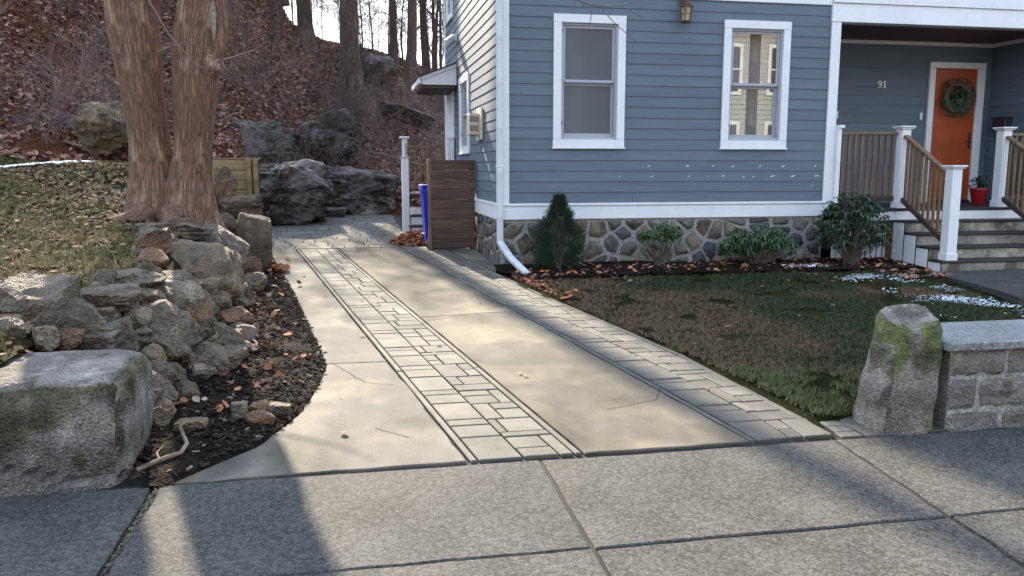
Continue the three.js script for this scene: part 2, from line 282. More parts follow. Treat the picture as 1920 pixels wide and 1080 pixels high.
{
  const ax = (a, b, st, far) => { const r = []; for (let x = a; x <= b + 1e-6; x += st) r.push(x); for (let k = st * 1.3, x = b; x < far; k *= 1.25) { x += k; r.push(x); } const l = []; for (let k = st * 1.3, x = a; x > -far; k *= 1.25) { x -= k; l.push(x); } return [...l.reverse(), ...r]; };
  const X = ax(-13, 9, 0.2, 420), Z = ax(-27, 9, 0.2, 420), p = [], id = [], uv = [];
  for (const z of Z) for (const x of X) {
    const y = z > 6.95 ? -0.24 : land(x, z) - 0.05; p.push(x, y, z); uv.push(x, z);
  }
  for (let j = 0; j + 1 < Z.length; j++) for (let i = 0; i + 1 < X.length; i++) { const a = j * X.length + i, b = a + X.length; id.push(a, b, a + 1, a + 1, b, b + 1); }
  const g = new THREE.BufferGeometry(); g.setAttribute('position', new THREE.Float32BufferAttribute(p, 3)); g.setAttribute('uv', new THREE.Float32BufferAttribute(uv, 2)); g.setIndex(id); g.computeVertexNormals();
  structure('ground', g, M.litter, 'leaf covered ground rising into the wooded hillside');
}
function sheet(xs, zs, yf, inside) {                                // a grid sheet over the land
  const mb = new MB();
  for (let j = 0; j + 1 < zs.length; j++) for (let i = 0; i + 1 < xs.length; i++) {
    const x0 = xs[i], x1 = xs[i + 1], z0 = zs[j], z1 = zs[j + 1]; if (inside && !inside((x0 + x1) / 2, (z0 + z1) / 2)) continue;
    mb.quad([x0, yf(x0, z0), z0], [x0, yf(x0, z1), z1], [x1, yf(x1, z1), z1], [x1, yf(x1, z0), z0]);
  }
  return mb;
}
const range = (a, b, s) => { const r = [], n = Math.max(1, Math.round((b - a) / s)); for (let i = 0; i <= n; i++) r.push(a + (b - a) * i / n); return r; };
function slab(poly, yf, th, ch, wob = 0) {                          // a slab from an outline [x, z], with a chamfered rim and uneven edges
  let P = poly;
  if (wob) { P = []; for (let i = 0; i < poly.length; i++) { const a = poly[i], b = poly[(i + 1) % poly.length], L = Math.hypot(b[0] - a[0], b[1] - a[1]), n = Math.max(1, Math.round(L / 0.09)); for (let k = 0; k < n; k++) { const t = k / n, x = a[0] + (b[0] - a[0]) * t, z = a[1] + (b[1] - a[1]) * t; P.push([x + wob * n3(x * 9, z * 9, 3), z + wob * n3(x * 9, z * 9, 8)]); } } }
  let A = 0; for (let i = 0; i < P.length; i++) { const [x, z] = P[i], [u, w] = P[(i + 1) % P.length]; A += x * w - u * z; }
  if (A > 0) P = P.slice().reverse();
  const n = P.length, I = P.map((p, i) => { const a = P[(i + n - 1) % n], b = P[(i + 1) % n]; const e = (q, r) => { const l = Math.hypot(r[0] - q[0], r[1] - q[1]) || 1; return [(r[1] - q[1]) / l, -(r[0] - q[0]) / l]; }; const e1 = e(a, p), e2 = e(p, b); let nx = e1[0] + e2[0], nz = e1[1] + e2[1]; const l = Math.hypot(nx, nz) || 1; nx /= l; nz /= l; const k = ch / Math.max(0.5, nx * e1[0] + nz * e1[1]); return [p[0] + nx * k, p[1] + nz * k]; });
  const mb = new MB(), tr = THREE.ShapeUtils.triangulateShape(I.map((q) => new THREE.Vector2(...q)), []);
  const up = (q, d) => [q[0], yf(q[0], q[1]) - d, q[1]];
  for (const [a, b, c] of tr) { const A0 = up(I[a], 0), B0 = up(I[b], 0), C0 = up(I[c], 0); const cr = (B0[2] - A0[2]) * (C0[0] - A0[0]) - (B0[0] - A0[0]) * (C0[2] - A0[2]); if (cr > 0) mb.tri(A0, B0, C0); else mb.tri(A0, C0, B0); }
  for (let i = 0; i < n; i++) { const j = (i + 1) % n; mb.quad(up(P[i], ch * 0.8), up(P[j], ch * 0.8), up(I[j], 0), up(I[i], 0)); mb.quad(up(P[i], th), up(P[j], th), up(P[j], ch * 0.8), up(P[i], ch * 0.8)); }
  return mb;
}
const sl = (x, z) => slope(z);

// ------------------------------------------------------------------ sidewalk, kerb, road
{
  const base = structure('sidewalk', new MB().box(-40, 40, -0.2, -0.018, 6.9, 9.3, 0.002), M.joint, 'concrete sidewalk slabs across the driveway mouth');
  const js = [[-8.8, -8.8], [-6.9, -6.9], [-4.95, -4.96], [-3.04, -3.04], [-1.02, -1.06], [0.78, 0.6], [2.55, 2.5], [4.4, 4.4], [6.3, 6.3], [8.2, 8.2]];
  for (let i = 0; i + 1 < js.length; i++) for (const [r, z0, z1] of [[0, 6.96, 8.06], [1, 8.06, 9.18]]) {
    const t0 = r ? 0.55 : 0, t1 = r ? 1.1 : 0.55, xa = (t) => js[i][0] + (js[i][1] - js[i][0]) * t, xb = (t) => js[i + 1][0] + (js[i + 1][1] - js[i + 1][0]) * t, gL = i === 3 && r === 0 ? 0.035 : 0.009, g = 0.011;
    const dy = 0.006 * n3(i * 3.3, r * 5.1, 2);
    const mb = slab([[xa(t0) + gL, z0 + g], [xb(t0) - g, z0 + g], [xb(t1) - g, z1 - g], [xa(t1) + (gL > 0.02 ? 0.03 : g), z1 - g]], () => dy, 0.1, 0.008, 0.007); mb.uo = [rr(0, 5), rr(0, 5)];
    part('slab', mb, (i + r) % 3 ? M.walk : M.walk2, base);
  }
  structure('kerb', new MB().box(-60, 60, -0.2, 0, 9.2, 9.35, 0.02), M.mortar, 'granite kerb along the road');
  structure('road', new MB().box(-150, 150, -0.2, -0.13, 9.35, 16.4, 0.002), M.asphalt, 'dark asphalt road behind the viewer');
  structure('kerb', new MB().box(-60, 60, -0.2, 0, 16.4, 16.55, 0.02), M.mortar, 'granite kerb across the road');
  structure('sidewalk', new MB().box(-60, 60, -0.2, -0.004, 16.55, 18.6, 0.002), M.walk, 'far concrete sidewalk across the road');
}
// ------------------------------------------------------------------ driveway
const DX = 0.158, s1L = (z) => -1.41 - DX * (6.92 - z), s1R = (z) => s1L(z) + 0.645, s2L = (z) => 0.275 - DX * (6.94 - z);
const s2R = (z) => { const t = [[7, 0.80], [6.6, 0.86], [5.8, 0.79], [4.94, 0.66], [3.39, 0.39], [1.81, 0.08], [0.35, -0.12], [-2.6, -0.6]]; for (let i = 0; i + 1 < t.length; i++) if (z >= t[i + 1][0]) { const k = (t[i][0] - z) / (t[i][0] - t[i + 1][0]); return t[i][1] + (t[i + 1][1] - t[i][1]) * k; } return -0.6; };
const leftEdge = [[-2.95, 6.95], [-2.59, 6.51], [-2.44, 6.15], [-2.36, 5.85], [-2.27, 5.28], [-2.24, 4.74], [-2.37, 3.75], [-2.59, 2.2], [-2.8, 0.79], [-3.12, -1.13], [-3.34, -2.55]];
{
  const bed = sheet(range(-4.6, 1.6, 0.31), range(-8.8, 6.95, 0.5), (x, z) => slope(z) - 0.03, (x, z) => x > foot(z) - 0.4 && (x < s2R(z) || z < -2.5 || z > 6.4) && x < 1.6);
  const d = structure('driveway', bed, M.joint, 'concrete driveway running back beside the house');
  const near = leftEdge.filter((q) => q[1] >= 4.7), farE = leftEdge.filter((q) => q[1] <= 4.75);
  const panel = (poly, w = 0.006, dy = 0, pm = M.drive) => { const mb = slab(poly, (x, z) => slope(z) + dy, 0.08, 0.007, w); mb.uo = [rr(0, 9), rr(0, 9)]; part('concrete_panel', mb, pm, d); };
  panel([...near, [s1L(4.74) - 0.012, 4.75], [s1L(6.93) - 0.02, 6.915]], 0.012);
  panel([...farE.map(([x, z]) => [x, Math.min(z, 4.735)]), [s1L(-2.55) - 0.012, -2.55], [s1L(4.735) - 0.012, 4.735]], 0.006);
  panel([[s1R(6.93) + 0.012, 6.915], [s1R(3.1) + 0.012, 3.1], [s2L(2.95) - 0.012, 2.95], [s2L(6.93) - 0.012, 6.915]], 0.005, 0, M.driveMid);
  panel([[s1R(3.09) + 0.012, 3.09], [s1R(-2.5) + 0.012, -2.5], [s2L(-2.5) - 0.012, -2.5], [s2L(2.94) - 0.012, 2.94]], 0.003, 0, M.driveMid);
  panel([[s2R(0.3) + 0.02, 0.28], [s2R(-2.45) + 0.02, -2.45], [-0.03, -2.45], [-0.03, -0.2], [-0.03, 0.1]], 0.005, 0.004);
  panel([[1.0, 6.945], [0.99, 6.66], [1.1, 6.6], [1.5, 6.6], [1.56, 6.945]], 0.008, 0.002);
  for (const q of [[0.84, 0.985, 6.94, 6.86], [0.855, 0.92, 6.855, 6.75], [0.925, 0.985, 6.855, 6.77], [0.86, 0.985, 6.745, 6.66], [0.925, 0.985, 6.768, 6.75]]) { const mb = slab([[q[0], q[2]], [q[1], q[2]], [q[1] - 0.004, q[3]], [q[0], q[3]]], sl, 0.06, 0.006); part('paver', mb, pick(paverMats), d); }
  const crack = (P, w, yf) => { const mb = new MB(); for (let i = 0; i + 1 < P.length; i++) { const [a, b] = P[i], [c, e] = P[i + 1], n = 8; for (let k = 0; k < n; k++) { const q = (t) => { const x = a + (c - a) * t, z = b + (e - b) * t; return [x + 0.012 * n3(x * 14, 3, z * 14), z + 0.012 * n3(x * 14, 9, z * 14)]; }, u = q(k / n), v = q((k + 1) / n), L = Math.hypot(v[0] - u[0], v[1] - u[1]) || 1, nx = (v[1] - u[1]) / L * w / 2, nz = -(v[0] - u[0]) / L * w / 2; mb.quad([u[0] + nx, yf(u[1]), u[1] + nz], [u[0] - nx, yf(u[1]), u[1] - nz], [v[0] - nx, yf(v[1]), v[1] - nz], [v[0] + nx, yf(v[1]), v[1] + nz]); } } return mb; };
  for (const P of [[[-0.67, 2.87], [-0.45, 2.66], [-0.33, 2.57]], [[-1.3, 3.25], [-0.9, 3.1], [-0.5, 3.2]], [[-2.2, 4.72], [-1.95, 5.3], [-1.75, 5.4]], [[-1.9, 6.3], [-1.72, 6.5]], [[-0.4, 6.2], [0.0, 6.05], [0.12, 5.8]]]) part('crack', crack(P, 0.005, (z) => slope(z) + 0.003), M.joint, d);
  // two strips of pavers
  const strip = (L, R, label, z1, z0, seedn) => {
    seed = seedn;
    const s = structure('paver_strip', null, null, label), put = (u0, u1, za, zb, nm = 'paver') => {
      const q = (u, z) => [L(z) + (R(z) - L(z)) * u, z], gz = 0.006, gu = 0.0085;
      const dy = rr(-0.002, 0.003), mb = slab([q(u0 + gu, za - gz), q(u1 - gu, za - gz), q(u1 - gu, zb + gz), q(u0 + gu, zb + gz)], (x, z) => slope(z) + dy, 0.06, 0.006); mb.uo = [rr(0, 9), rr(0, 9)];
      part(nm, mb, pick(paverMats), s);
    };
    for (let z = z1; z > z0 + 0.1;) { const n = Math.max(z - rr(1.5, 2.4), z0); put(0, 0.075, z, n, 'border'); put(0.925, 1, z, n, 'border'); z = n; }
    for (let z = z1, k = 0; z > z0 + 0.05; k++) { let h = [0.34, 0.2, 0.11][k % 3] * rr(0.92, 1.1); const n = Math.max(z - h, z0); put(0.075, 0.47, z, n); z = n; }
    for (let z = z1, k = 0; z > z0 + 0.05; k++) {
      const h = rr(0.3, 0.38), n = Math.max(z - h, z0), m = z - h * rr(0.38, 0.62), w = rr(0.6, 0.78);
      if (h > z - z0 - 0.03) { put(0.47, 0.925, z, n); z = n; continue; }
      if (k % 3 === 0) { put(0.47, w + 0.02, z, m); put(0.47, w + 0.02, m, n); put(w + 0.02, 0.925, z, n); }
      else if (k % 3 === 1) { put(0.47, 0.925, z, m + 0.05); put(0.47, w - 0.06, m + 0.05, n); put(w - 0.06, 0.925, m + 0.05, n); }
      else { put(0.47, w, z, n); put(w, 0.925, z, m); put(w, 0.925, m, n); }
      z = n;
    }
  };
  strip(s1L, s1R, 'paver strip between the near and middle concrete', 6.92, -2.5, 77);
  strip(s2L, s2R, 'paver strip along the lawn edge', 6.9, -2.5, 78);
  // paved court behind
  seed = 99; const s = structure('paved_court', null, null, 'paved court at the back of the driveway');
  for (let z = -2.55, r = 0; z > -8.5; r++) {
    const h = r % 3 === 1 ? 0.2 : 0.3, n = z - h, xe = z > -4.6 ? -0.35 : -1.05;
    for (let x = foot(z) + 0.12 + rr(-0.15, 0); x < xe;) {
      const w = pick([0.3, 0.45, 0.3, 0.2, 0.6]), e = Math.min(x + w, xe + 0.02); if (e - x > 0.06) { const mb = slab([[x + 0.005, z - 0.005], [e - 0.005, z - 0.005], [e - 0.005, n + 0.005], [x + 0.005, n + 0.005]], sl, 0.06, 0.006); mb.uo = [rr(0, 9), rr(0, 9)]; part('paver', mb, pick(paverMats), s); }
      x = e;
    }
    z = n;
  }
}
// ------------------------------------------------------------------ lawns and beds
const onLawn = (x, z) => x > s2R(z) + 0.02 && z > 1.1 + 0.05 * Math.sin(x * 2) && z < 6.62 && x < 7.6 && !(x > 5.25 - 0.1 * (z - 1.5) && z < 3.7);
structure('lawn', sheet(range(-0.3, 7.6, 0.12), range(1.08, 6.9, 0.12), (x, z) => slope(z) - 0.02 + (0.032 + 0.012 * n3(x * 1.4, 1, z * 1.4)) * sm(-0.03, 0.03, x - s2R(z)) * sm(6.7, 6.6, z), (x, z) => x > s2R(z) - 0.18 && z < 6.85), M.turf, 'dull green front lawn shaded by the house');
structure('planting_bed', sheet(range(-0.1, 5.9, 0.1), range(0.02, 1.16, 0.08), (x, z) => slope(z) + 0.02 + 0.03 * n3(x * 2, 1, z * 2) + 0.02, (x, z) => x > s2R(z) + 0.04 && z < 1.13 + 0.04 * Math.sin(x * 3) + 0.4 * sm(5, 5.8, x)), M.mulch, 'dark mulch bed below the stone foundation');
const edgeX = (z) => { for (let i = 0; i + 1 < leftEdge.length; i++) { const [a, b] = leftEdge[i], [c, e] = leftEdge[i + 1]; if (z <= b && z >= e) return a + (c - a) * (b - z) / (b - e); } return z > 6.9 ? -2.95 : -3.3; };
const bankIn = (x, z) => x > foot(z) - (z > 6.6 ? 0.08 : 0.45) && x < edgeX(z);
structure('mulch_bed', sheet(range(-3.75, -2.2, 0.06), range(-2.4, 6.99, 0.08), (x, z) => Math.max(land(x, z), slope(z)) - 0.025 + (0.035 + 0.018 * n3(x * 5, 2, z * 5)) * sm(0.03, -0.06, x - edgeX(z)), (x, z) => bankIn(x - 0.13, z)), M.mulch, 'dark mulch between the rocks and the driveway');
structure('raised_lawn', sheet(range(-14, -3.4, 0.15), range(-6.2, 6.7, 0.15), (x, z) => land(x, z) + 0.004, (x, z) => x < foot(z) - 0.62 && hill(x, z) < 0.4), M.turf, 'raised lawn under the forked tree');
{
  seed = 500;
  const tuft = (n, h, sp, w) => { const mb = new MB(); for (let i = 0; i < n; i++) { const a = rr(0, 6.28), r = rr(0, sp), x = Math.cos(a) * r, z = Math.sin(a) * r, b = rr(0, 6.28), l = rr(0.2, 0.9) * h, H = h * rr(0.5, 1); mb.tri([x - Math.cos(b) * w, 0, z - Math.sin(b) * w], [x + Math.cos(b) * w, 0, z + Math.sin(b) * w], [x + Math.cos(b + 1.3) * l, H, z + Math.sin(b + 1.3) * l]); } return mb.geo(); };
  const g = tuft(9, 0.034, 0.035, 0.0028), gm = mat(1, 1, 1, 0.8, { specularIntensity: 0.4 });
  const list = [];
  for (let i = 0; i < 62000; i++) {
    const z = 1.05 + 5.85 * Math.pow(rnd(), 0.85), x = rr(-0.3, 6.4); if (!onLawn(x, z)) continue;
    if (f3(x * 3.1, 5, z * 3.1, 2, 43) < -0.34) continue; const k = sm(-0.3, 0.45, 0.8 * f3(x * 1.1, 3, z * 1.1, 4, 41) + 0.55 * sm(2.4, 0.1, x - s2R(z)) - 0.22), e = rr(0.75, 1.2), lush = sm(1.0, 0.3, Math.hypot(x - 1.1, z - 6.2));
    const r = (0.055 + 0.13 * k) * (1 - 0.3 * lush), gg = 0.085 + 0.065 * k + 0.02 * lush, b = 0.035 + 0.05 * k - 0.02 * lush;
    const s = rr(0.5, 1.45) * (1 + 0.25 * lush); list.push([M4(x, slope(z) + 0.012 + 0.012 * n3(x * 1.4, 1, z * 1.4) - 0.004, z, 0, rr(0, 6.28), 0, s, s * rr(0.7, 1.2), s), C3(r * e * 0.84, gg * e * 0.7, b * e * 0.72)]);
  }
  scatter('grass', 'short half dormant grass of the front lawn', 'grass', g, gm, list);
  const l2 = [];
  for (let i = 0; i < 48000; i++) {
    const z = rr(-6.2, 6.6), x = rr(-12, -3.5); if (x > foot(z) - 0.7 || hill(x, z) > 0.4) continue;
    const d = f3(x * 0.7, 3, z * 0.7, 3, 47) - 0.5 * sm(3.0, 0.8, Math.hypot(x + 4.4, (z - 0.2) * 0.8)) - 0.25 * sm(0, -4, z); if (d < rr(-0.75, 0.1)) continue;
    const k = sm(-0.3, 0.4, f3(x * 1.3, 8, z * 1.3, 3, 49)) * 0.7 + 0.3 * rnd(), e = rr(0.75, 1.2), s = rr(0.8, 1.9); l2.push([M4(x, land(x, z) + 0.002, z, 0, rr(0, 6.28), 0, s), C3((0.12 + 0.16 * k) * e, (0.125 + 0.085 * k) * e, (0.045 + 0.05 * k) * e)]);
  }
  scatter('grass', 'patchy grass of the raised lawn under the tree', 'grass', g, gm, l2);
}
// ------------------------------------------------------------------ the house
const house = thing('house', 'blue grey clapboard house with white trim and a recessed front porch', 'house', [0, 0, 0]);
const grp = (name, parent) => { const o = new THREE.Group(); o.name = name; parent.add(o); return o; };
const wallX = 12, wallZ = -6.3, TOP = 6.6;
const W1 = [0.855, 1.655, 1.985, 3.545], W2 = [3.325, 4.125, 1.985, 3.545];          // clear openings on the front
const SW = [-3.9, -2.95, 1.96, 3.07], SU = [-5.75, -5.1, 4.55, 6.0];                    // side openings (z0, z1, y0, y1)
{
  seed = 700;
  const wallShape = (u0, u1, y0, y1, holes) => { const s = new THREE.Shape([[u0, y0], [u1, y0], [u1, y1], [u0, y1]].map((q) => new THREE.Vector2(...q))); for (const [a, b, c, d] of holes) s.holes.push(new THREE.Path([[a, c], [b, c], [b, d], [a, d]].map((q) => new THREE.Vector2(...q)))); return s; };
  const ext = (s, d) => new THREE.ExtrudeGeometry(s, { depth: d, bevelEnabled: false });
  let g = ext(wallShape(0.03, 4.9, 0.85, TOP, [W1, W2]), 0.14); g.translate(0, 0, -0.15); part('front_wall', g, M.wallback, house);
  g = ext(wallShape(-6.27, -0.16, 0.85, TOP, [SW, SU]), 0.14); g.rotateY(-Math.PI / 2); g.translate(0.15, 0, 0); part('side_wall', g, M.wallback, house);
  part('rear_wall', new MB().box(0.03, wallX, 0.2, TOP, wallZ, wallZ + 0.15).box(wallX - 0.15, wallX, 0.2, TOP, wallZ + 0.15, 0), M.siding, house);
  part('upper_wall', new MB().box(4.9, wallX - 0.16, 3.95, TOP, -0.15, -0.012), M.siding, house);
  part('lower_wall', new MB().box(9.1, wallX - 0.16, 0.2, 3.94, -0.15, -0.012), M.siding, house);
  part('floor', new MB().box(0.16, wallX - 0.16, 3.72, 3.9, wallZ + 0.16, -0.16), M.blindDark, house);
  // siding boards
  const sid = [0.95, 1, 1.0, 1.05].map((k) => { const m = M.siding.clone(); m.color.multiplyScalar(k); return m; });
  const clap = (O, U, N, u0, u1, y, e) => { const P = (u, yy, o) => [O[0] + U[0] * u + N[0] * o, yy, O[2] + U[2] * u + N[2] * o]; const mb = new MB(), t = 0.002 * rnd(), b = [P(u0, y, 0.0), P(u1, y, 0.0), P(u1, y, 0.014 + t), P(u0, y, 0.014 + t)], c = [P(u0, y + e + 0.012, 0), P(u1, y + e + 0.012, 0), P(u1, y + e + 0.012, 0.004), P(u0, y + e + 0.012, 0.004)]; mb.quad(b[3], b[2], c[2], c[3]); mb.quad(b[0], b[1], b[2], b[3]); mb.quad(c[0], c[3], c[2], c[1]); mb.quad(b[0], b[3], c[3], c[0]); mb.quad(b[1], c[1], c[2], b[2]); mb.quad(b[1], b[0], c[0], c[1]); mb.uo = [rr(0, 9), rr(0, 9)]; return mb; };
  const courses = (O, U, N, u0, u1, y0, y1, holes, jn) => {
    const n = Math.round((y1 - y0) / 0.146), e = (y1 - y0) / n;
    for (let k = 0; k < n; k++) {
      const y = y0 + k * e; let segs = [[u0, u1]];
      for (const [a, b, c, d] of holes) if (y < d && y + e > c) segs = segs.flatMap(([s, t]) => (b <= s || a >= t) ? [[s, t]] : [[s, a - 0.05], [b + 0.05, t]].filter(([p, q]) => q - p > 0.02));
      for (const [s, t] of segs) {
        if (t - s > 2.2 && rnd() < jn) { const j = rr(s + 0.6, t - 0.6); part('clapboard', clap(O, U, N, s, j - 0.002, y, e), pick(sid), house); part('clapboard', clap(O, U, N, j + 0.002, t, y, e), pick(sid), house); } else part('clapboard', clap(O, U, N, s, t, y, e), pick(sid), house);
      }
    }
  };
  courses([0, 0, -0.008], [1, 0, 0], [0, 0, 1], 0.13, 4.87, 1.112, 3.905, [W1, W2], 0.5);
  courses([0, 0, -0.008], [1, 0, 0], [0, 0, 1], 0.13, wallX - 0.14, 4.16, TOP - 0.15, [], 0.6);
  courses([0.008, 0, 0], [0, 0, 1], [-1, 0, 0], -6.2, -0.13, 1.112, TOP - 0.15, [SW, SU], 0.4);
  courses([5.0, 0, -1.6], [1, 0, 0], [0, 0, 1], 0, 3.95, 1.0, 3.70, [[2.75, 3.75, 0.9, 3.33]], 0);
  courses([8.95, 0, 0], [0, 0, 1], [-1, 0, 0], -1.6, -0.02, 1.0, 3.70, [], 0);
  // trim
  const tr = (...a) => part('trim_board', new MB().box(...a), M.white, house);
  tr(-0.022, 0.13, 1.10, TOP, -0.008, 0.022); tr(-0.024, 0.008, 1.101, TOP - 0.01, -0.13, -0.0105);
  tr(4.87, 5.02, 0.99, 3.678, -0.15, 0.03); tr(wallX - 0.13, wallX, 0.9, TOP, -0.01, 0.022);
  tr(-0.03, 4.90, 0.885, 1.072, -0.012, 0.03); tr(-0.045, 4.92, 1.074, 1.108, -0.012, 0.05);
  tr(-0.032, 0.012, 0.885, 1.072, -6.25, -0.0145); tr(-0.047, 0.012, 1.074, 1.107, -6.25, -0.0145);
  tr(0.131, 4.86, 3.908, 4.15, -0.008, 0.026); tr(4.862, wallX - 0.14, 3.68, 3.94, -0.16, 0.04); tr(4.862, wallX - 0.14, 3.942, 4.152, -0.16, 0.065);
  tr(5.03, 8.92, 3.64, 3.70, -1.575, -1.55); tr(8.89, 8.925, 3.64, 3.70, -1.548, -0.16);
  tr(-0.032, 0.012, 1.12, TOP, -6.3, -6.2);
  // window casings, sashes, panes
  const win = (name, f, [a, b, c, d], kind) => {                     // f(u, y, out) -> box on that wall
    const w = grp(name, house), B = (nm, m, ...l) => { const mb = new MB(); for (const q of l) f(mb, ...q); return part(nm, mb, m, w); };
    B('casing', M.white, [a - 0.112, b + 0.112, d, d + 0.11, -0.01, 0.034]); B('casing', M.white, [a - 0.11, a, c, d - 0.001, -0.01, 0.032]); B('casing', M.white, [b, b + 0.11, c, d - 0.001, -0.01, 0.032]);
    B('sill', M.white, [a - 0.112, b + 0.112, c - 0.1, c - 0.001, -0.01, 0.03], [a - 0.125, b + 0.125, c - 0.128, c - 0.101, -0.01, 0.048]);
    const m = (c + d) / 2 - 0.01, q = 0.035;
    B('frame', M.frameGrey, [a, a + 0.03, c, d, -0.13, -0.004], [b - 0.03, b, c, d, -0.13, -0.004], [a + 0.031, b - 0.031, d - 0.03, d, -0.13, -0.005], [a + 0.031, b - 0.031, c, c + 0.035, -0.13, -0.004]);
    B('sash', M.frameGrey, [a + 0.031, a + 0.031 + q, m, d - 0.031, -0.06, -0.03], [b - 0.031 - q, b - 0.031, m, d - 0.031, -0.06, -0.03], [a + 0.067, b - 0.067, d - 0.031 - q, d - 0.031, -0.06, -0.031], [a + 0.067, b - 0.067, m, m + 0.04, -0.06, -0.02]);
    B('sash', M.frameGrey, [a + 0.031, a + 0.031 + q, c + 0.036, m - 0.001, -0.1, -0.07], [b - 0.031 - q, b - 0.031, c + 0.036, m - 0.001, -0.1, -0.07], [a + 0.067, b - 0.067, c + 0.036, c + 0.085, -0.1, -0.071], [a + 0.067, b - 0.067, m - 0.035, m - 0.001, -0.1, -0.071]);
    B('pane', M.glass, [a + 0.06, b - 0.06, m + 0.03, d - 0.06, -0.048, -0.044]); B('pane', M.glass, [a + 0.06, b - 0.06, c + 0.08, m - 0.03, -0.088, -0.084]);
    if (kind === 'blind') { for (let y = c + 0.06; y < d - 0.04; y += 0.028) B('slat', M.blind, [a + 0.04, b - 0.04, y, y + 0.026, -0.146, -0.143]); B('insect_screen', M.screen, [a + 0.067, b - 0.067, m + 0.041, d - 0.067, -0.036, -0.0345]); B('insect_screen', M.screen, [a + 0.067, b - 0.067, c + 0.086, m - 0.036, -0.0755, -0.074]); }
    else B('shade', M.shade, [a + 0.02, b - 0.02, c + 0.02, d - 0.02, -0.2, -0.19]);
    for (const y of [c + 0.2, d - 0.13]) B('clip', M.black, [a + 0.005, a + 0.018, y, y + 0.045, -0.004, 0.008]);
    return w;
  };
  const onFront = (mb, u0, u1, y0, y1, o0, o1) => mb.box(u0, u1, y0, y1, o0, o1, 0.003), onSide = (mb, u0, u1, y0, y1, o0, o1) => mb.box(-o1, -o0, y0, y1, u0, u1, 0.003);
  win('window', onFront, W1, 'blind'); win('window', onFront, W2, 'dark'); win('window', onSide, SW, 'dark'); win('window', onSide, SU, 'dark');
  // roof
  const rf = new MB(), r0 = -0.45, r1 = wallX + 0.45, e0 = 0.4, e1 = wallZ - 0.4, rz = wallZ / 2, ry = TOP + 2.1;
  for (const [z, s] of [[e0, 1], [e1, -1]]) { rf.quad([r0, TOP - 0.25, z], [r1, TOP - 0.25, z], [r1, ry, rz], [r0, ry, rz]); rf.quad([r0, TOP - 0.4, z], [r1, TOP - 0.4, z], [r1, ry - 0.15, rz], [r0, ry - 0.15, rz]); rf.quad([r0, TOP - 0.4, z], [r1, TOP - 0.4, z], [r1, TOP - 0.25, z], [r0, TOP - 0.25, z]); for (const x of [r0, r1]) rf.quad([x, TOP - 0.4, z], [x, TOP - 0.25, z], [x, ry, rz], [x, ry - 0.15, rz]); }
  part('roof', rf, M.roof, house);
  const gb = new MB(); for (const x of [0.02, wallX - 0.02]) gb.tri([x, TOP - 0.02, 0], [x, TOP - 0.02, wallZ], [x, ry - 0.16, rz]); part('gable', gb, M.siding, house);
  // foundation: field stones standing proud of pale mortar
  const fo = part('foundation', new MB().box(0.012, 4.9, 0.02, 0.884, -0.2, -0.004), M.mortar, house), fs = part('foundation', new MB().box(0.012, 0.2, 0.02, 0.884, wallZ, -0.201), M.mortar, house);
  const stones = (u0, u1, y0, y1, n, f, own) => {
    const S = []; for (let t = 0; S.length < n && t < 4000; t++) { const q = [rr(u0, u1), rr(y0, y1)]; if (S.every((s) => Math.hypot(s[0] - q[0], (s[1] - q[1]) * 1.25) > rr(0.13, 0.42))) S.push(q); }
    const tones = [[0.2, 0.2, 0.21], [0.28, 0.275, 0.27], [0.36, 0.33, 0.28], [0.42, 0.38, 0.31], [0.17, 0.175, 0.2], [0.35, 0.28, 0.22], [0.33, 0.32, 0.3]].map(([r, g, b]) => mat(r, g, b, 0.8, { map: tStone, bumpMap: bStone, bumpScale: 0.01 }));
    for (const s of S) {
      let P = [[u0, y0], [u1, y0], [u1, y1], [u0, y1]];
      for (const o of S) { if (o === s) continue; const mx = (s[0] + o[0]) / 2, my = (s[1] + o[1]) / 2, dx = o[0] - s[0], dy = o[1] - s[1], Q = []; for (let i = 0; i < P.length; i++) { const a = P[i], b = P[(i + 1) % P.length], da = (a[0] - mx) * dx + (a[1] - my) * dy, db = (b[0] - mx) * dx + (b[1] - my) * dy; if (da <= 0) Q.push(a); if (da * db < 0) { const t = da / (da - db); Q.push([a[0] + (b[0] - a[0]) * t, a[1] + (b[1] - a[1]) * t]); } } P = Q; }
      if (P.length < 3) continue;
      const cx = P.reduce((q, p) => q + p[0], 0) / P.length, cy = P.reduce((q, p) => q + p[1], 0) / P.length;
      P = P.map(([x, y]) => { const d = Math.hypot(x - cx, y - cy), k = Math.max(0.3, (d - rr(0.014, 0.034)) / d); return [cx + (x - cx) * k, cy + (y - cy) * k]; });
      for (let r = 0; r < 2; r++) P = P.flatMap((p, i) => { const q = P[(i + 1) % P.length], k = r ? 0.22 : 0.07, j = () => rr(-0.006, 0.006); return [[p[0] * (1 - k) + q[0] * k + j(), p[1] * (1 - k) + q[1] * k + j()], [p[0] * k + q[0] * (1 - k), p[1] * k + q[1] * (1 - k)]]; });
      const mb = new MB(), n2 = P.length, o1 = rr(0.012, 0.03), I = P.map(([x, y]) => [cx + (x - cx) * 0.86, cy + (y - cy) * 0.86]), bump = () => rr(-0.004, 0.006), hI = I.map(() => o1 + bump());
      for (let i = 0; i < n2; i++) { const j = (i + 1) % n2; mb.quad(f(...P[i], -0.02), f(...P[j], -0.02), f(...I[j], hI[j]), f(...I[i], hI[i])); mb.tri(f(...I[i], hI[i]), f(...I[j], hI[j]), f(cx, cy, o1 + 0.008)); }
      mb.uo = [rr(0, 5), rr(0, 5)]; part('stone', mb, pick(tones), own, true);
    }
  };
  stones(0.04, 4.88, 0.16, 0.87, 80, (u, y, o) => [u, y, o - 0.004], fo);
  stones(-4.0, -0.02, 0.16, 0.87, 44, (u, y, o) => [0.012 - o, y, u], fs);
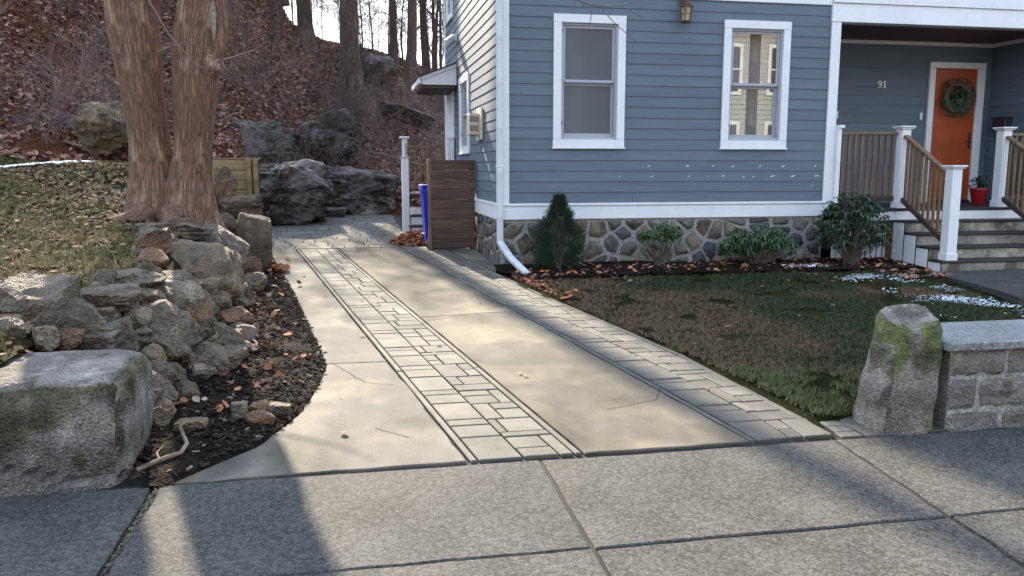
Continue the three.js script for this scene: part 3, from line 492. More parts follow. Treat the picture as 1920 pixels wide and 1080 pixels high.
  // paint chips low on the front
  for (const [x, y, w] of [[2.15, 1.62, 0.07], [2.72, 1.62, 0.09], [3.12, 1.625, 0.04], [3.42, 1.615, 0.07], [3.85, 1.62, 0.06], [4.22, 1.62, 0.09], [4.72, 1.62, 0.07], [1.72, 1.475, 0.03], [2.2, 1.475, 0.06], [2.75, 1.475, 0.05], [3.05, 1.47, 0.03], [3.28, 1.48, 0.08], [3.6, 1.465, 0.05], [3.75, 1.47, 0.07], [4.05, 1.475, 0.13], [4.38, 1.475, 0.1], [4.76, 1.48, 0.09], [4.7, 1.335, 0.05]]) {
    const mb = new MB(), P = []; for (let k = 0; k < 9; k++) { const a = k / 9 * 6.283, r = rr(0.5, 1.1); P.push([x + Math.cos(a) * w * r * 0.42, y + Math.sin(a) * 0.011 * r + Math.cos(a) * 0.008]); }
    const k = Math.floor((y - 1.112) / 0.147), yb = 1.112 + k * 0.147, o = (yy) => 0.0085 - 0.011 * (yy - yb) / 0.158 + 0.003;
    P.forEach((p, i) => { const q = P[(i + 1) % 9]; mb.tri([x, y, o(y)], [p[0], p[1], o(p[1])], [q[0], q[1], o(q[1])]); }); part('paint_chip', mb, M.chip, house);
  }
  // downspout on the corner
  const ds = part('downspout', new MB().box(-0.055, 0.03, 0.56, TOP - 0.4, 0.052, 0.125, 0.012), M.alu, house);
  part('elbow', new MB().bar([-0.012, 0.585, 0.09], [0.07, 0.40, 0.42], 0.085, 0.07, 0.012).bar([0.07, 0.402, 0.42], [0.2, 0.235, 0.86], 0.09, 0.065, 0.012), M.alu, ds);
  part('strap', new MB().box(-0.062, 0.037, 1.6, 1.63, 0.02, 0.129), M.alu, ds);
  // wall lantern between the windows
  const ln = grp('wall_lantern', house), LX = 2.59, LZ = 0.13;
  const hexa = (prof) => new MB().lathe(prof, 6, new THREE.Matrix4().makeTranslation(LX, 0, LZ));
  part('base', hexa([[0, 3.565], [0.062, 3.57], [0.07, 3.59], [0.066, 3.60], [0, 3.602]]), M.copper, ln);
  part('cap', hexa([[0, 3.93], [0.025, 3.925], [0.03, 3.88], [0.075, 3.815], [0.1, 3.795], [0.1, 3.78], [0, 3.779]]), M.copper, ln);
  part('pane', hexa([[0.06, 3.602], [0.082, 3.778]]), mat(0.95, 0.85, 0.6, 0.1, { transmission: 0.8, thickness: 0 }), ln);
  const bars = new MB(); for (let k = 0; k < 6; k++) { const a = k / 6 * 6.283, c = Math.cos(a), s = Math.sin(a); bars.bar([LX + c * 0.063, 3.6, LZ + s * 0.063], [LX + c * 0.086, 3.78, LZ + s * 0.086], 0.012); const b = (k + 1) / 6 * 6.283; bars.bar([LX + c * 0.073, 3.69, LZ + s * 0.073], [LX + Math.cos(b) * 0.073, 3.69, LZ + Math.sin(b) * 0.073], 0.007); }
  part('cage', bars, M.copper, ln); part('bulb', new MB().lathe([[0, 3.61], [0.014, 3.61], [0.014, 3.7], [0, 3.72]], 8, new THREE.Matrix4().makeTranslation(LX, 0, LZ)), M.white, ln);
  part('bracket', new MB().box(LX - 0.05, LX + 0.05, 3.82, 4.02, 0.014, 0.03).bar([LX, 3.96, 0.02], [LX, 3.96, LZ], 0.02).bar([LX, 3.96, LZ], [LX, 3.92, LZ], 0.02), M.copper, ln);
  // ---- porch
  const FY = 1.0;
  part('porch_floor', new MB().box(4.9, 8.95, FY - 0.035, FY, -1.6, 0.345, 0.006), M.tread, house);
  part('porch_fascia', new MB().box(5.022, 9.1, FY - 0.17, FY - 0.037, 0.13, 0.32), M.white, house);
  part('porch_ceiling', new MB().box(4.9, 8.95, 3.702, 3.73, -1.62, -0.162), M.ceiling, house);
  part('porch_wall', new MB().box(4.9, 5.0, 0.2, 3.7, -1.75, -0.16).box(5.0, 8.95, 0.2, 3.7, -1.75, -1.605).box(8.955, 9.09, 0.2, 3.7, -1.6, -0.001), M.siding, house);
  const df = grp('door', house), DX0 = 7.83, DX1 = 8.65, DT = 3.275;
  part('casing', new MB().box(DX0 - 0.11, DX0, FY, DT, -1.6, -1.545).box(DX1, DX1 + 0.15, FY, DT, -1.6, -1.545).box(DX0 - 0.112, DX1 + 0.152, DT + 0.001, DT + 0.1, -1.6, -1.543), M.white, df);
  part('slab', new MB().box(DX0 + 0.002, DX1 - 0.002, FY + 0.04, DT - 0.004, -1.598, -1.572), M.door, df);
  const mid = (DX0 + DX1) / 2; for (const [a, b] of [[DX0 + 0.09, mid - 0.035], [mid + 0.035, DX1 - 0.09]]) { part('panel', new MB().box(a, b, FY + 0.2, FY + 1.32, -1.571, -1.562, 0.006), M.door, df); part('panel', new MB().box(a, b, FY + 1.45, DT - 0.14, -1.571, -1.562, 0.006), M.door, df); }
  part('threshold', new MB().box(DX0, DX1, FY, FY + 0.038, -1.598, -1.52), M.metalDark, df);
  part('handle', new MB().box(DX1 - 0.085, DX1 - 0.045, 1.93, 2.2, -1.57, -1.558).bar([DX1 - 0.065, 2.05, -1.56], [DX1 - 0.065, 2.05, -1.51], 0.016).bar([DX1 - 0.06, 2.05, -1.512], [DX1 - 0.18, 2.05, -1.505], 0.018), M.metalDark, df);
  for (const x of [6.02, 7.61]) part('doorbell', new MB().box(x - 0.022, x + 0.022, 2.41, 2.53, -1.578, -1.555).box(x - 0.01, x + 0.01, 2.44, 2.47, -1.554, -1.548), M.white, house);
  part('mailbox', new MB().box(8.78, 8.915, 2.2, 2.42, -1.3, -1.0, 0.012).box(8.765, 8.915, 2.421, 2.445, -1.31, -0.99), M.black, house);
  const font = await new FontLoader().loadAsync('fonts/droid/droid_serif_bold.typeface.json');
  const num = grp('house_number', house);
  for (const [ch, x] of [['9', 6.745], ['1', 6.83]]) { const g9 = new TextGeometry(ch, { font, size: 0.115, depth: 0.012, curveSegments: 6, bevelEnabled: false }); g9.translate(x, 2.93, -1.574); boxUV(g9); part('numeral', g9, M.white, num); }
  // posts
  const post = (x, z, y0, y1, capw = 0.05) => { const p = grp('post', house); part('shaft', new MB().box(x - 0.075, x + 0.075, y0, y1, z - 0.075, z + 0.075, 0.006), M.white, p); part('cap', new MB().box(x - 0.075 - capw * 0.5, x + 0.075 + capw * 0.5, y1 + 0.001, y1 + 0.02, z - 0.1, z + 0.1).box(x - 0.075 - capw * 0.9, x + 0.075 + capw * 0.9, y1 + 0.021, y1 + 0.045, z - 0.12, z + 0.12, 0.008), M.white, p); part('plinth', new MB().box(x - 0.087, x + 0.087, y0 + 0.001, y0 + 0.1, z - 0.087, z + 0.087), M.white, p); return p; };
  post(6.06, 0.14, FY, 2.16); post(6.03, 1.29, 0.337, 1.585); post(7.78, 0.14, FY, 2.16); post(7.78, 1.29, 0.337, 1.585);
  part('half_post', new MB().box(5.021, 5.085, FY, 2.17, -0.06, 0.09).box(5.021, 5.11, 2.171, 2.215, -0.09, 0.12), M.white, house);
  const rail = (a, b, n, hTop, hBot) => {                            // level or sloping railing between two posts
    const r = grp('railing', house), L = (t, y) => [a[0] + (b[0] - a[0]) * t, a[1] + (b[1] - a[1]) * t + y, a[2] + (b[2] - a[2]) * t];
    const mb = new MB().bar(L(0, hTop), L(1, hTop), 0.085, 0.04, 0.006); mb.swap = false; part('top_rail', mb, M.cedar, r); part('bottom_rail', new MB().bar(L(0, hBot), L(1, hBot), 0.05, 0.07, 0.004), M.cedarDark, r);
    for (let k = 0; k < n; k++) { const t = (k + 0.6) / (n + 0.2), m2 = new MB().bar(L(t, hBot + 0.036), L(t, hTop - 0.021), 0.036); m2.swap = true; m2.uo = [rr(0, 4), rr(0, 4)]; part('baluster', m2, M.cedar, r); }
  };
  rail([5.086, FY, 0.03], [5.98, FY, 0.1], 9, 1.1, 0.14); rail([7.86, FY, 0.1], [8.9, FY, 0.0], 9, 1.1, 0.14);
  rail([6.05, FY, 0.216], [6.03, 0.445, 1.21], 9, 1.06, 0.13); rail([7.78, FY, 0.216], [7.78, 0.445, 1.21], 9, 1.06, 0.13);
  // front stairs
  const st = grp('front_stairs', house);
  [[0.336, 1.40], [0.502, 1.13], [0.668, 0.86], [0.834, 0.59]].forEach(([y, z], i) => {
    part('tread', new MB().box(5.86, 7.96, y - 0.03, y, z - 0.3, z, 0.008), M.tread, st);
    const mr = new MB().box(5.89, 7.93, y - 0.166, y - 0.031, z - 0.05, z - 0.03); mr.uo = [i * 0.37, i * 0.2]; part('riser', mr, M.riser, st);
    for (let q = z - 0.3 + 0.005; q < z - 0.06; q += 0.082) part('skirt_board', new MB().box(5.875, 5.889, 0.14, y - 0.031, q, Math.min(q + 0.072, z - 0.052)), M.white, st);
  });
  part('riser', new MB().box(5.89, 7.93, 0.835, 0.962, 0.321, 0.335), M.white, st);
  part('stringer', new MB().box(5.891, 5.93, 0.12, 0.3, 0.3, 1.34).box(5.891, 5.93, 0.12, 0.8, 0.0, 0.3), M.cedar, st);
  const sk = grp('porch_skirt', house); part('rail', new MB().box(4.92, 5.87, 0.74, 0.82, 0.06, 0.098), M.cedar, sk);
  for (let x = 5.0; x < 5.86; x += 0.095) part('slat', new MB().box(x, x + 0.075, 0.14, 0.828, 0.1, 0.118), M.white, sk);
  // ---- side entrance
  const se = grp('side_hood', house);
  { const z0 = -6.0, z1 = -4.42, prof = [[-0.02, 3.12], [-0.02, 3.5], [-0.66, 3.26], [-0.66, 3.12]]; const s = new THREE.Shape(prof.map((q) => new THREE.Vector2(...q))); const gg = ext(s, z1 - z0); gg.translate(0, 0, z0); boxUV(gg); part('gable_box', gg, M.white, se);
    part('soffit', new MB().box(-0.64, -0.03, 3.06, 3.118, z0 + 0.03, z1 - 0.03), M.cedarDark, se); part('roofing', new MB().quad([-0.02, 3.53, z1 + 0.05], [-0.73, 3.262, z1 + 0.05], [-0.73, 3.262, z0 - 0.05], [-0.02, 3.53, z0 - 0.05]).quad([-0.02, 3.505, z1 + 0.05], [-0.73, 3.237, z1 + 0.05], [-0.73, 3.262, z1 + 0.05], [-0.02, 3.53, z1 + 0.05]), M.roof, se);
    part('rake_board', new MB().bar([-0.02, 3.485, z1 + 0.015], [-0.72, 3.222, z1 + 0.015], 0.03, 0.07), M.white, se); part('gutter', new MB().box(-0.73, -0.665, 3.13, 3.235, z0 - 0.03, z1 + 0.03, 0.01), M.white, se); }
  part('side_door', new MB().box(-0.02, 0.006, 1.12, 3.05, -5.95, -5.05).box(-0.035, 0.005, 1.12, 3.06, -5.04, -4.93).box(-0.035, 0.005, 1.12, 3.06, -6.07, -5.96), M.white, house);
  part('pilaster', new MB().box(-0.16, -0.025, 1.12, 2.15, -4.93, -4.8).box(-0.18, -0.025, 2.151, 2.18, -4.95, -4.78), M.white, house);
  const fl = grp('flood_light', house); part('mount', new MB().box(-0.05, -0.01, 3.9, 4.02, -4.42, -4.3, 0.01), M.white, fl); part('lamp_head', new MB().bar([-0.05, 3.98, -4.36], [-0.22, 3.86, -4.3], 0.11, 0.11, 0.02), M.alu, fl); part('lamp_head', new MB().bar([-0.05, 3.96, -4.38], [-0.17, 3.85, -4.5], 0.1, 0.1, 0.02), M.alu, fl);
  const vh = grp('wall_vent', house); part('back_plate', new MB().box(-0.045, -0.013, 2.02, 2.5, -1.8, -1.32), M.beige, vh); part('cover', new MB().box(-0.20, -0.046, 2.1, 2.42, -1.8, -1.5, 0.008), M.beige, vh);
  for (const y of [2.15, 2.29]) for (let k = 0; k < 6; k++) part('slot', new MB().box(-0.19 + k * 0.023, -0.178 + k * 0.023, y, y + 0.09, -1.499, -1.497), M.black, vh);
  const ss = grp('side_stairs', house);
  part('landing', new MB().box(-0.9, -0.03, 1.06, 1.1, -6.3, -4.7), M.tread, ss);
  [[0.53, -3.95 - 0.25, 0.0], [0.71, -4.2 - 0.25, 0], [0.89, -4.45 - 0.25, 0]].forEach(([y, z]) => { part('riser', new MB().box(-0.9, -0.05, y - 0.18, y - 0.03, z - 0.02, z), M.white, ss); part('tread', new MB().box(-0.95, -0.04, y - 0.029, y, z - 0.25, z + 0.03), M.tread, ss); });
  part('newel', new MB().box(-1.06, -0.93, 0.37, 1.78, -4.55, -4.42).box(-1.04, -0.95, 1.78, 2.13, -4.53, -4.44).box(-1.085, -0.905, 2.131, 2.17, -4.575, -4.395, 0.01), M.white, ss);
  part('solar_light', new MB().box(-1.0, -0.955, 1.82, 2.05, -4.439, -4.425).box(-1.08, -0.91, 1.781, 1.8, -4.56, -4.40), M.frameGrey, ss);
  const sr = grp('railing', house); part('top_rail', new MB().box(-0.95, -0.1, 2.0, 2.05, -6.3, -6.22), M.cedar, sr); part('bottom_rail', new MB().box(-0.95, -0.1, 1.15, 1.2, -6.29, -6.23), M.cedar, sr); for (let k = 0; k < 8; k++) part('baluster', new MB().box(-0.9 + k * 0.11, -0.865 + k * 0.11, 1.2, 2.0, -6.275, -6.24), M.cedar, sr);
}
// ------------------------------------------------------------------ things around the house
{
  seed = 900;
  const f = thing('privacy_fence', 'brown plank privacy screen standing against the house side', 'fence', [-0.4, 0.28, -2.1]);
  const fenceTones = [[0.25, 0.15, 0.115], [0.21, 0.13, 0.1], [0.28, 0.175, 0.13]].map(([r, g, b]) => mat(r, g, b, 0.8, { map: tWood, bumpMap: bWood, bumpScale: 0.003 }));
  for (let k = 0; k < 9; k++) { const y = 0.30 + k * 0.158; const mb = new MB().box(-0.735, -0.03, y + 0.0015, y + 0.1565, -2.12 + 0.003 * (k % 2), -2.095 + 0.003 * (k % 2), 0.012); mb.uo = [rr(0, 5), rr(0, 5)]; part('plank', mb, pick(fenceTones), f); }
  for (const x of [-0.72, -0.12]) { const mb = new MB().box(x, x + 0.085, 0.26, 1.70, -2.21, -2.123); mb.swap = true; part('post', mb, M.fence, f); }
  { const mb = new MB().box(-0.79, -0.738, 0.27, 1.735, -2.2, -2.1); mb.swap = true; part('end_board', mb, M.cedar, f); }
  const b = thing('recycling_bin', 'blue wheeled recycling bin tucked behind the plank screen', 'bin', [-0.58, 0.3, -2.62]);
  const bb = new MB(), q = (x, y, z) => [-0.6 + x, 0.32 + y, -2.62 + z]; const lo = [[-0.2, 0, -0.22], [0.2, 0, -0.22], [0.2, 0, 0.22], [-0.2, 0, 0.22]], hi = [[-0.26, 0.95, -0.29], [0.26, 0.95, -0.29], [0.26, 0.95, 0.29], [-0.26, 0.95, 0.29]];
  for (let i = 0; i < 4; i++) bb.quad(q(...lo[i]), q(...lo[(i + 1) % 4]), q(...hi[(i + 1) % 4]), q(...hi[i])); bb.quad(...lo.map((v) => q(...v))); part('body', bb, M.bluebin, b);
  part('lid', new MB().box(-0.88, -0.32, 1.272, 1.32, -2.93, -2.31, 0.018), M.bluebin, b); part('rim', new MB().box(-0.875, -0.325, 1.2, 1.27, -2.925, -2.315, 0.008), M.bluebin, b);
  for (const x of [-0.82, -0.38]) part('wheel', new MB().lathe([[0, -0.025], [0.1, -0.025], [0.1, 0.025], [0, 0.025]], 14, M4(x, 0.4, -2.86, 0, 0, Math.PI / 2)), M.black, b);
  part('handle', new MB().bar([-0.82, 1.25, -2.96], [-0.38, 1.25, -2.96], 0.03), M.bluebin, b);
  // wreath
  const w = thing('wreath', 'dark green evergreen wreath hanging on the orange door', 'wreath', [8.22, 2.5, -1.5]), wm = new MB();
  for (let k = 0; k < 900; k++) { const a = rr(0, 6.283), t = rr(0, 6.283), R = 0.165 + 0.15 * Math.cos(t), y = 2.78 + R * Math.sin(a), x = 8.22 + R * Math.cos(a), z = -1.46 + 0.07 * Math.sin(t), l = rr(0.04, 0.09), da = a + rr(0.6, 1.9), dx = Math.cos(da) * l, dy = Math.sin(da) * l, dz = rr(-0.01, 0.05); wm.tri([x - 0.008, y, z], [x + 0.008, y + 0.006, z + 0.004], [x + dx, y + dy, z + dz]); wm.tri([x, y - 0.008, z], [x, y + 0.008, z - 0.005], [x + dx * 0.8, y + dy * 0.9, z + dz]); }
  part('needles', wm, mat(0.03, 0.06, 0.025, 0.7), w); part('ring', new MB().add(new THREE.TorusGeometry(0.225, 0.035, 6, 30).translate(8.22, 2.78, -1.47)), M.twig, w); part('ribbon', new MB().box(8.0, 8.13, 2.96, 3.08, -1.44, -1.425).box(8.06, 8.09, 2.8, 2.96, -1.43, -1.42), mat(0.09, 0.02, 0.02, 0.6), w);
  // potted plant
  const p = thing('flower_pot', 'red flower pot with a small plant beside the front door', 'pot', [8.3, 1.0, -0.9]);
  part('pot', new MB().lathe([[0, 1.002], [0.1, 1.002], [0.14, 1.22], [0.15, 1.22], [0.15, 1.26], [0.13, 1.26], [0.12, 1.2], [0, 1.2]], 18, M4(8.3, 0, -0.9)), M.red, p, true);
  const pl = new MB(); for (let k = 0; k < 160; k++) { const a = rr(0, 6.28), r = rr(0, 0.17), x = 8.3 + Math.cos(a) * r, z = -0.9 + Math.sin(a) * r, y = 1.24 + rr(0, 0.2), b2 = rr(0, 6.28); pl.tri([x, y, z], [x + Math.cos(b2) * 0.05, y + 0.03, z + Math.sin(b2) * 0.05], [x + Math.cos(b2 + 0.8) * 0.05, y + 0.01, z + Math.sin(b2 + 0.8) * 0.05]); } part('leaves', pl, mat(0.04, 0.08, 0.03, 0.6), p);
  // walk at the foot of the stairs
  structure('stair_walk', slab([[5.62, 1.42], [5.3, 3.0], [5.1, 3.6], [9.5, 3.7], [9.5, 1.38]], (x, z) => 0.205, 0.22, 0.012, 0.006), M.walk2, 'concrete landing slab at the foot of the front stairs');
}
// ------------------------------------------------------------------ rocks
function rockGeo(sd, sx, sy, sz, o = {}) {
  const { detail = 11, boxy = 0, rough = 0.12, rot = 0, tilt = 0, roll = 0 } = o, keep = seed; seed = sd * 7919 + 13;
  const pl = [];
  if (boxy) for (const n of [[1, 0, 0], [-1, 0, 0], [0, 1, 0], [0, -1, 0], [0, 0, 1], [0, 0, -1]]) { const v = V(n[0] + rr(-0.16, 0.16), n[1] + rr(-0.12, 0.12), n[2] + rr(-0.16, 0.16)).normalize(); pl.push([v, rr(0.8, 0.88)]); }
  for (let k = 0; k < (boxy ? 12 : 26); k++) { const v = V(rr(-1, 1), rr(-1, 1), rr(-1, 1)); if (v.length() < 0.2) continue; v.normalize(); pl.push([v, boxy ? rr(0.96, 1.2) : rr(0.74, 1.0)]); }
  seed = keep;
  let g = new THREE.IcosahedronGeometry(1, detail); g.deleteAttribute('uv'); g.deleteAttribute('normal'); g = mergeVertices(g, 1e-4);
  const p = g.attributes.position, v = V(0, 0, 0), E = new THREE.Euler(tilt, rot, roll, 'YXZ');
  for (let i = 0; i < p.count; i++) {
    v.fromBufferAttribute(p, i).normalize(); let r = boxy ? 1.5 : 1.05;
    for (const [n, d] of pl) { const c = n.dot(v); if (c > 0.05) { const q = d / c; r = Math.min(r, q); } }
    r *= 1 - rough * 0.9 * Math.abs(n3(v.x * 2.7 + sd * 1.7, v.y * 2.7, v.z * 2.7, sd + 5)) - rough * 0.4 * Math.abs(n3(v.x * 6.1, v.y * 6.1 + sd, v.z * 6.1, sd + 8)) + rough * f3(v.x * 2.3 + sd, v.y * 2.3, v.z * 2.3, 4, sd) + rough * 0.35 * f3(v.x * 9, v.y * 9 + sd, v.z * 9, 2, sd);
    v.multiplyScalar(r); v.set(v.x * sx, v.y * sy, v.z * sz).applyEuler(E); p.setXYZ(i, v.x, v.y, v.z);
  }
  g = toCreasedNormals(g, 0.42); boxUV(g, [sd * 0.37, sd * 0.21]); return g;
}
const bankRocks = [];
function rock(sd, x, y, z, w, h, d, m, label, o = {}, name = 'rock', group = 'rocks of the dry stone bank') { if (name === 'rock') bankRocks.push([x, y, z, label.split(/ (?:with|behind|sloping|lying|on|at|by|in|under|above|below|beside|between|over|against|close|of|next|just|right|tucked|wedged|filling|leaning|standing|low|bulging|down|from|to) /)[0]]); return solo(name, rockGeo(sd, w / 2, h / 2, d / 2, o).translate(x, y, z), rockMats[m], label, 'rock', group); }
{
  let g = new THREE.BoxGeometry(1, 1, 1, 70, 30, 30); g.deleteAttribute('uv'); g.deleteAttribute('normal'); g = mergeVertices(g, 1e-4);
  const p = g.attributes.position, col = [];
  for (let i = 0; i < p.count; i++) {
    let x = p.getX(i) * 2, y = p.getY(i) * 2, z = p.getZ(i) * 2; const e = (a, b, c) => Math.pow(Math.pow(Math.abs(a), 12) + Math.pow(Math.abs(b), 12) + Math.pow(Math.abs(c), 12), 1 / 12), k = 1 / e(x, y, z); x *= k; y *= k; z *= k;
    let X = -4.31 + x * (1.12 + 0.03 * y), Y = 0.08 + y * 0.47 + 0.03 * x * y, Z = 6.575 + z * (0.42 - 0.02 * y);
    const n = f3(X * 2.1, Y * 3, Z * 2.1, 4, 71), ch = -0.05 * Math.abs(n3(X * 1.7 + 3, Y * 3.1, Z * 1.7)) - (x > 0.5 && y < -0.2 ? 0.03 : 0); X += 0.035 * n + ch * x; Y += 0.03 * f3(X * 2.4, 5, Z * 2.4, 4, 73) + (y > 0.8 ? 0.03 * (X + 4) * 0.5 : 0); Z += 0.045 * f3(X * 2.2, Y * 3.4, 7, 4, 75) + ch * z;
    Z -= 0.035 * sm(0.06, 0, Math.abs(n3(X * 1.6 + 2, Y * 2.6 + X, 5))) * Math.max(0, z); Z += 0.03 * Math.sign(z) * (Math.abs(n3(X * 5, Y * 7, 3)) - 0.3); Y += 0.02 * n3(X * 5, 2, Z * 6) * Math.max(0, y);
    p.setXYZ(i, X, Y, Z);
    const st = sm(-0.12, 0.22, 0.55 * f3(X * 3.1, Y * 4.2, Z * 3, 5, 81) + 0.34 - 2.6 * Math.max(0, 0.3 - Y + 0.5 * (X + 3.75)) - (y > 0.92 ? 0.5 : 0)) * 0.95;
    col.push(1 - 0.62 * st, 1 - 0.62 * st, 1 - 0.74 * st);
  }
  g.setAttribute('color', new THREE.Float32BufferAttribute(col, 3)); g = toCreasedNormals(g, 0.5); boxUV(g);
  solo('boulder', g, mat(0.44, 0.415, 0.395, 0.85, { map: tStone, bumpMap: bStone, bumpScale: 0.03, vertexColors: true, specularIntensity: 0.4 }), 'huge squared granite boulder with dark stains beside the sidewalk', 'rock');
}
rock(2, -3.42, 0.42, 5.0, 0.66, 0.52, 0.62, 0, 'large rounded grey rock behind the squared boulder', { detail: 14, tilt: 0.3, rot: 0.6 });
rock(3, -3.47, 0.55, 2.75, 0.98, 0.66, 1.3, 1, 'longest tan grey rock sloping down the middle of the bank', { detail: 14, tilt: 0.25, roll: -0.35 });
rock(4, -3.62, 0.66, 0.95, 1.0, 0.55, 1.0, 0, 'broad pale rock with a sunlit tip below the tree', { detail: 14, roll: -0.3 });
rock(5, -3.3, 0.56, -0.3, 0.5, 0.92, 0.5, 3, 'upright block of dark stone at the driveway bend', { boxy: 1, detail: 13, rough: 0.06, rot: 0.3 });
rock(6, -3.95, 0.9, 1.55, 0.85, 0.24, 0.5, 0, 'flat grey slab lying at the foot of the tree', { boxy: 1, rot: 0.1 });
rock(7, -3.7, 0.72, 4.45, 0.52, 0.2, 0.6, 0, 'flat lavender grey stone on top of the bank', { rot: 0.3 });
rock(8, -3.75, 0.68, 5.1, 0.62, 0.2, 0.55, 3, 'long flat slab at the lawn edge of the bank', { boxy: 1, rot: 0.25, roll: 0.1 });
rock(9, -3.66, 0.5, 5.52, 0.3, 0.4, 0.36, 3, 'dark upright leaning stone behind the boulder top', { tilt: -0.3, roll: -0.4 });
rock(10, -3.9, 0.66, 5.5, 0.26, 0.17, 0.26, 2, 'reddish brown angular stone by the grass edge', { boxy: 1, rot: 0.4 });
rock(11, -4.0, 0.66, 6.0, 0.24, 0.15, 0.24, 0, 'grey stone at the frame edge above the boulder', {});
rock(12, -3.82, 0.6, 6.0, 0.15, 0.17, 0.16, 4, 'small pale wedge standing on the boulder', { boxy: 1, rot: 0.7 });
rock(13, -3.74, 0.56, 5.86, 0.22, 0.17, 0.22, 2, 'brown pyramid shaped stone behind the boulder', { roll: 0.3 });
rock(14, -3.6, 0.52, 5.78, 0.36, 0.16, 0.26, 4, 'pale tan stone just above the boulder top', { boxy: 1, rot: -0.2 });
rock(15, -3.82, 0.62, 5.66, 0.2, 0.12, 0.2, 1, 'small pale stone next to the reddish one', {});
rock(16, -3.26, 0.38, 4.3, 0.2, 0.28, 0.3, 5, 'orange tan leaning stone in the middle of the bank', { boxy: 1, tilt: 0.4, roll: -0.5 });
rock(17, -3.1, 0.2, 4.25, 0.42, 0.3, 0.42, 0, 'grey foot rock bulging over the mulch', {});
rock(18, -3.08, 0.22, 3.5, 0.34, 0.26, 0.4, 2, 'brownish rock at the mulch edge of the bank', {});
rock(19, -3.25, 0.36, 3.75, 0.2, 0.3, 0.24, 3, 'narrow grey stone wedged between brown and orange rocks', { tilt: 0.2 });
rock(20, -3.4, 0.3, 5.35, 0.22, 0.22, 0.22, 1, 'rounded tan stone right behind the boulder corner', {});
rock(21, -3.1, 0.16, 4.85, 0.26, 0.28, 0.26, 1, 'olive grey stone low above the brown leaves', {});
rock(22, -3.26, 0.16, 5.42, 0.25, 0.27, 0.25, 3, 'round dark stone close to the boulder side', {});
rock(23, -3.22, 0.08, 6.05, 0.17, 0.18, 0.18, 3, 'small stone against the boulder foot', {});
rock(24, -3.14, 0.1, 5.5, 0.2, 0.17, 0.2, 3, 'flattish grey stone in the mulch', {});
rock(25, -2.74, 0.08, 5.97, 0.11, 0.14, 0.1, 4, 'whitish upright stone in the small cluster on the mulch', { boxy: 1 }, 'stone', 'small stones on the mulch');
rock(26, -2.6, 0.06, 6.1, 0.19, 0.11, 0.13, 2, 'brown front stone of the small cluster on the mulch', {}, 'stone', 'small stones on the mulch');
rock(27, -2.62, 0.07, 5.9, 0.18, 0.1, 0.13, 5, 'tan rear stone of the small cluster on the mulch', {}, 'stone', 'small stones on the mulch');
rock(28, -2.5, 0.06, 5.92, 0.17, 0.1, 0.14, 4, 'pale stone of the cluster nearest the driveway edge', { boxy: 1 }, 'stone', 'small stones on the mulch');
rock(29, -3.0, 0.05, 6.1, 0.22, 0.07, 0.14, 1, 'flat greenish stone above the fallen stick', { boxy: 1 }, 'stone', 'small stones on the mulch');
rock(30, -3.46, 0.6, 4.2, 0.34, 0.24, 0.36, 0, 'bluish grey rock above the orange tan stone', {});
rock(31, -3.12, 0.25, 2.3, 0.2, 0.3, 0.3, 1, 'small rock under the sloping tan rock', {});
rock(32, -3.55, 0.62, 4.65, 0.3, 0.18, 0.34, 3, 'dark olive rock tucked under the flat stone', {});
rock(33, -4.05, 0.7, 5.65, 0.4, 0.16, 0.36, 0, 'grey slab at the frame edge by the grass', { boxy: 1 });
rock(34, -3.7, 0.62, 5.25, 0.24, 0.26, 0.24, 0, 'stubby grey stone under the long flat slab', {});
rock(35, -3.62, 1.0, -1.65, 0.66, 0.44, 0.6, 3, 'mossy block below the yellow timber bed', { boxy: 1, detail: 12, rot: 0.2 });
rock(36, -3.75, 0.72, -0.9, 0.5, 0.5, 0.6, 3, 'dark rock wedged between tree and upright block', {});
rock(37, -3.9, 1.25, -1.9, 0.42, 0.75, 0.4, 1, 'upright brown rock leaning beside the tree trunk', { detail: 12, tilt: 0.1 });
rock(38, -3.15, 0.25, 1.3, 0.36, 0.3, 0.5, 3, 'dark foot rock under the pale sunlit one', {});
rock(39, -3.3, 0.3, 0.45, 0.4, 0.4, 0.5, 2, 'brown rock below the upright block', {});
rock(40, -3.5, 0.35, 6.0, 0.3, 0.3, 0.4, 3, 'stone filling the gap behind the boulder corner', {});
{
  const keep = seed, byNear = {}; seed = 1500; const toneOf = ['grey', 'tan', 'brown', 'dark', 'pale', 'orange'];
  for (let i = 0; i < 84; i++) {
    const z = rr(0.2, 6.0), f = rr(0.02, 0.95), x = foot(z) - f, s = i < 26 ? rr(0.26, 0.4) : rr(0.12, 0.24), y = land(x, z) + s * 0.12, m = pick([0, 1, 2, 3, 3, 4]);
    let best = null, bd = 9; for (const r of bankRocks) { const d = Math.hypot(r[0] - x, r[1] - y, r[2] - z); if (d < bd) { bd = d; best = r[3]; } }
    const o = rock(200 + i, x, y, z, s * rr(0.9, 1.5), s * rr(0.6, 1), s * rr(0.9, 1.4), m, 'x', { boxy: rnd() < 0.4 ? 1 : 0, detail: 6, rot: rr(0, 3), tilt: rr(-0.4, 0.4) }, 'filler_stone', 'filler stones of the bank');
    const key = `${i < 26 ? 'mid sized' : 'small'} ${toneOf[m]} filler stone`; ((byNear[key] ||= {})[best] ||= []).push([bd, o]);
  }
  for (const key in byNear) for (const b in byNear[key]) byNear[key][b].sort((p, q) => p[0] - q[0]).forEach(([, o], i) => { o.userData.label = `${key} ${i ? ORD[i] + ' nearest' : 'nearest'} to the ${b}`; });
  seed = keep;
}
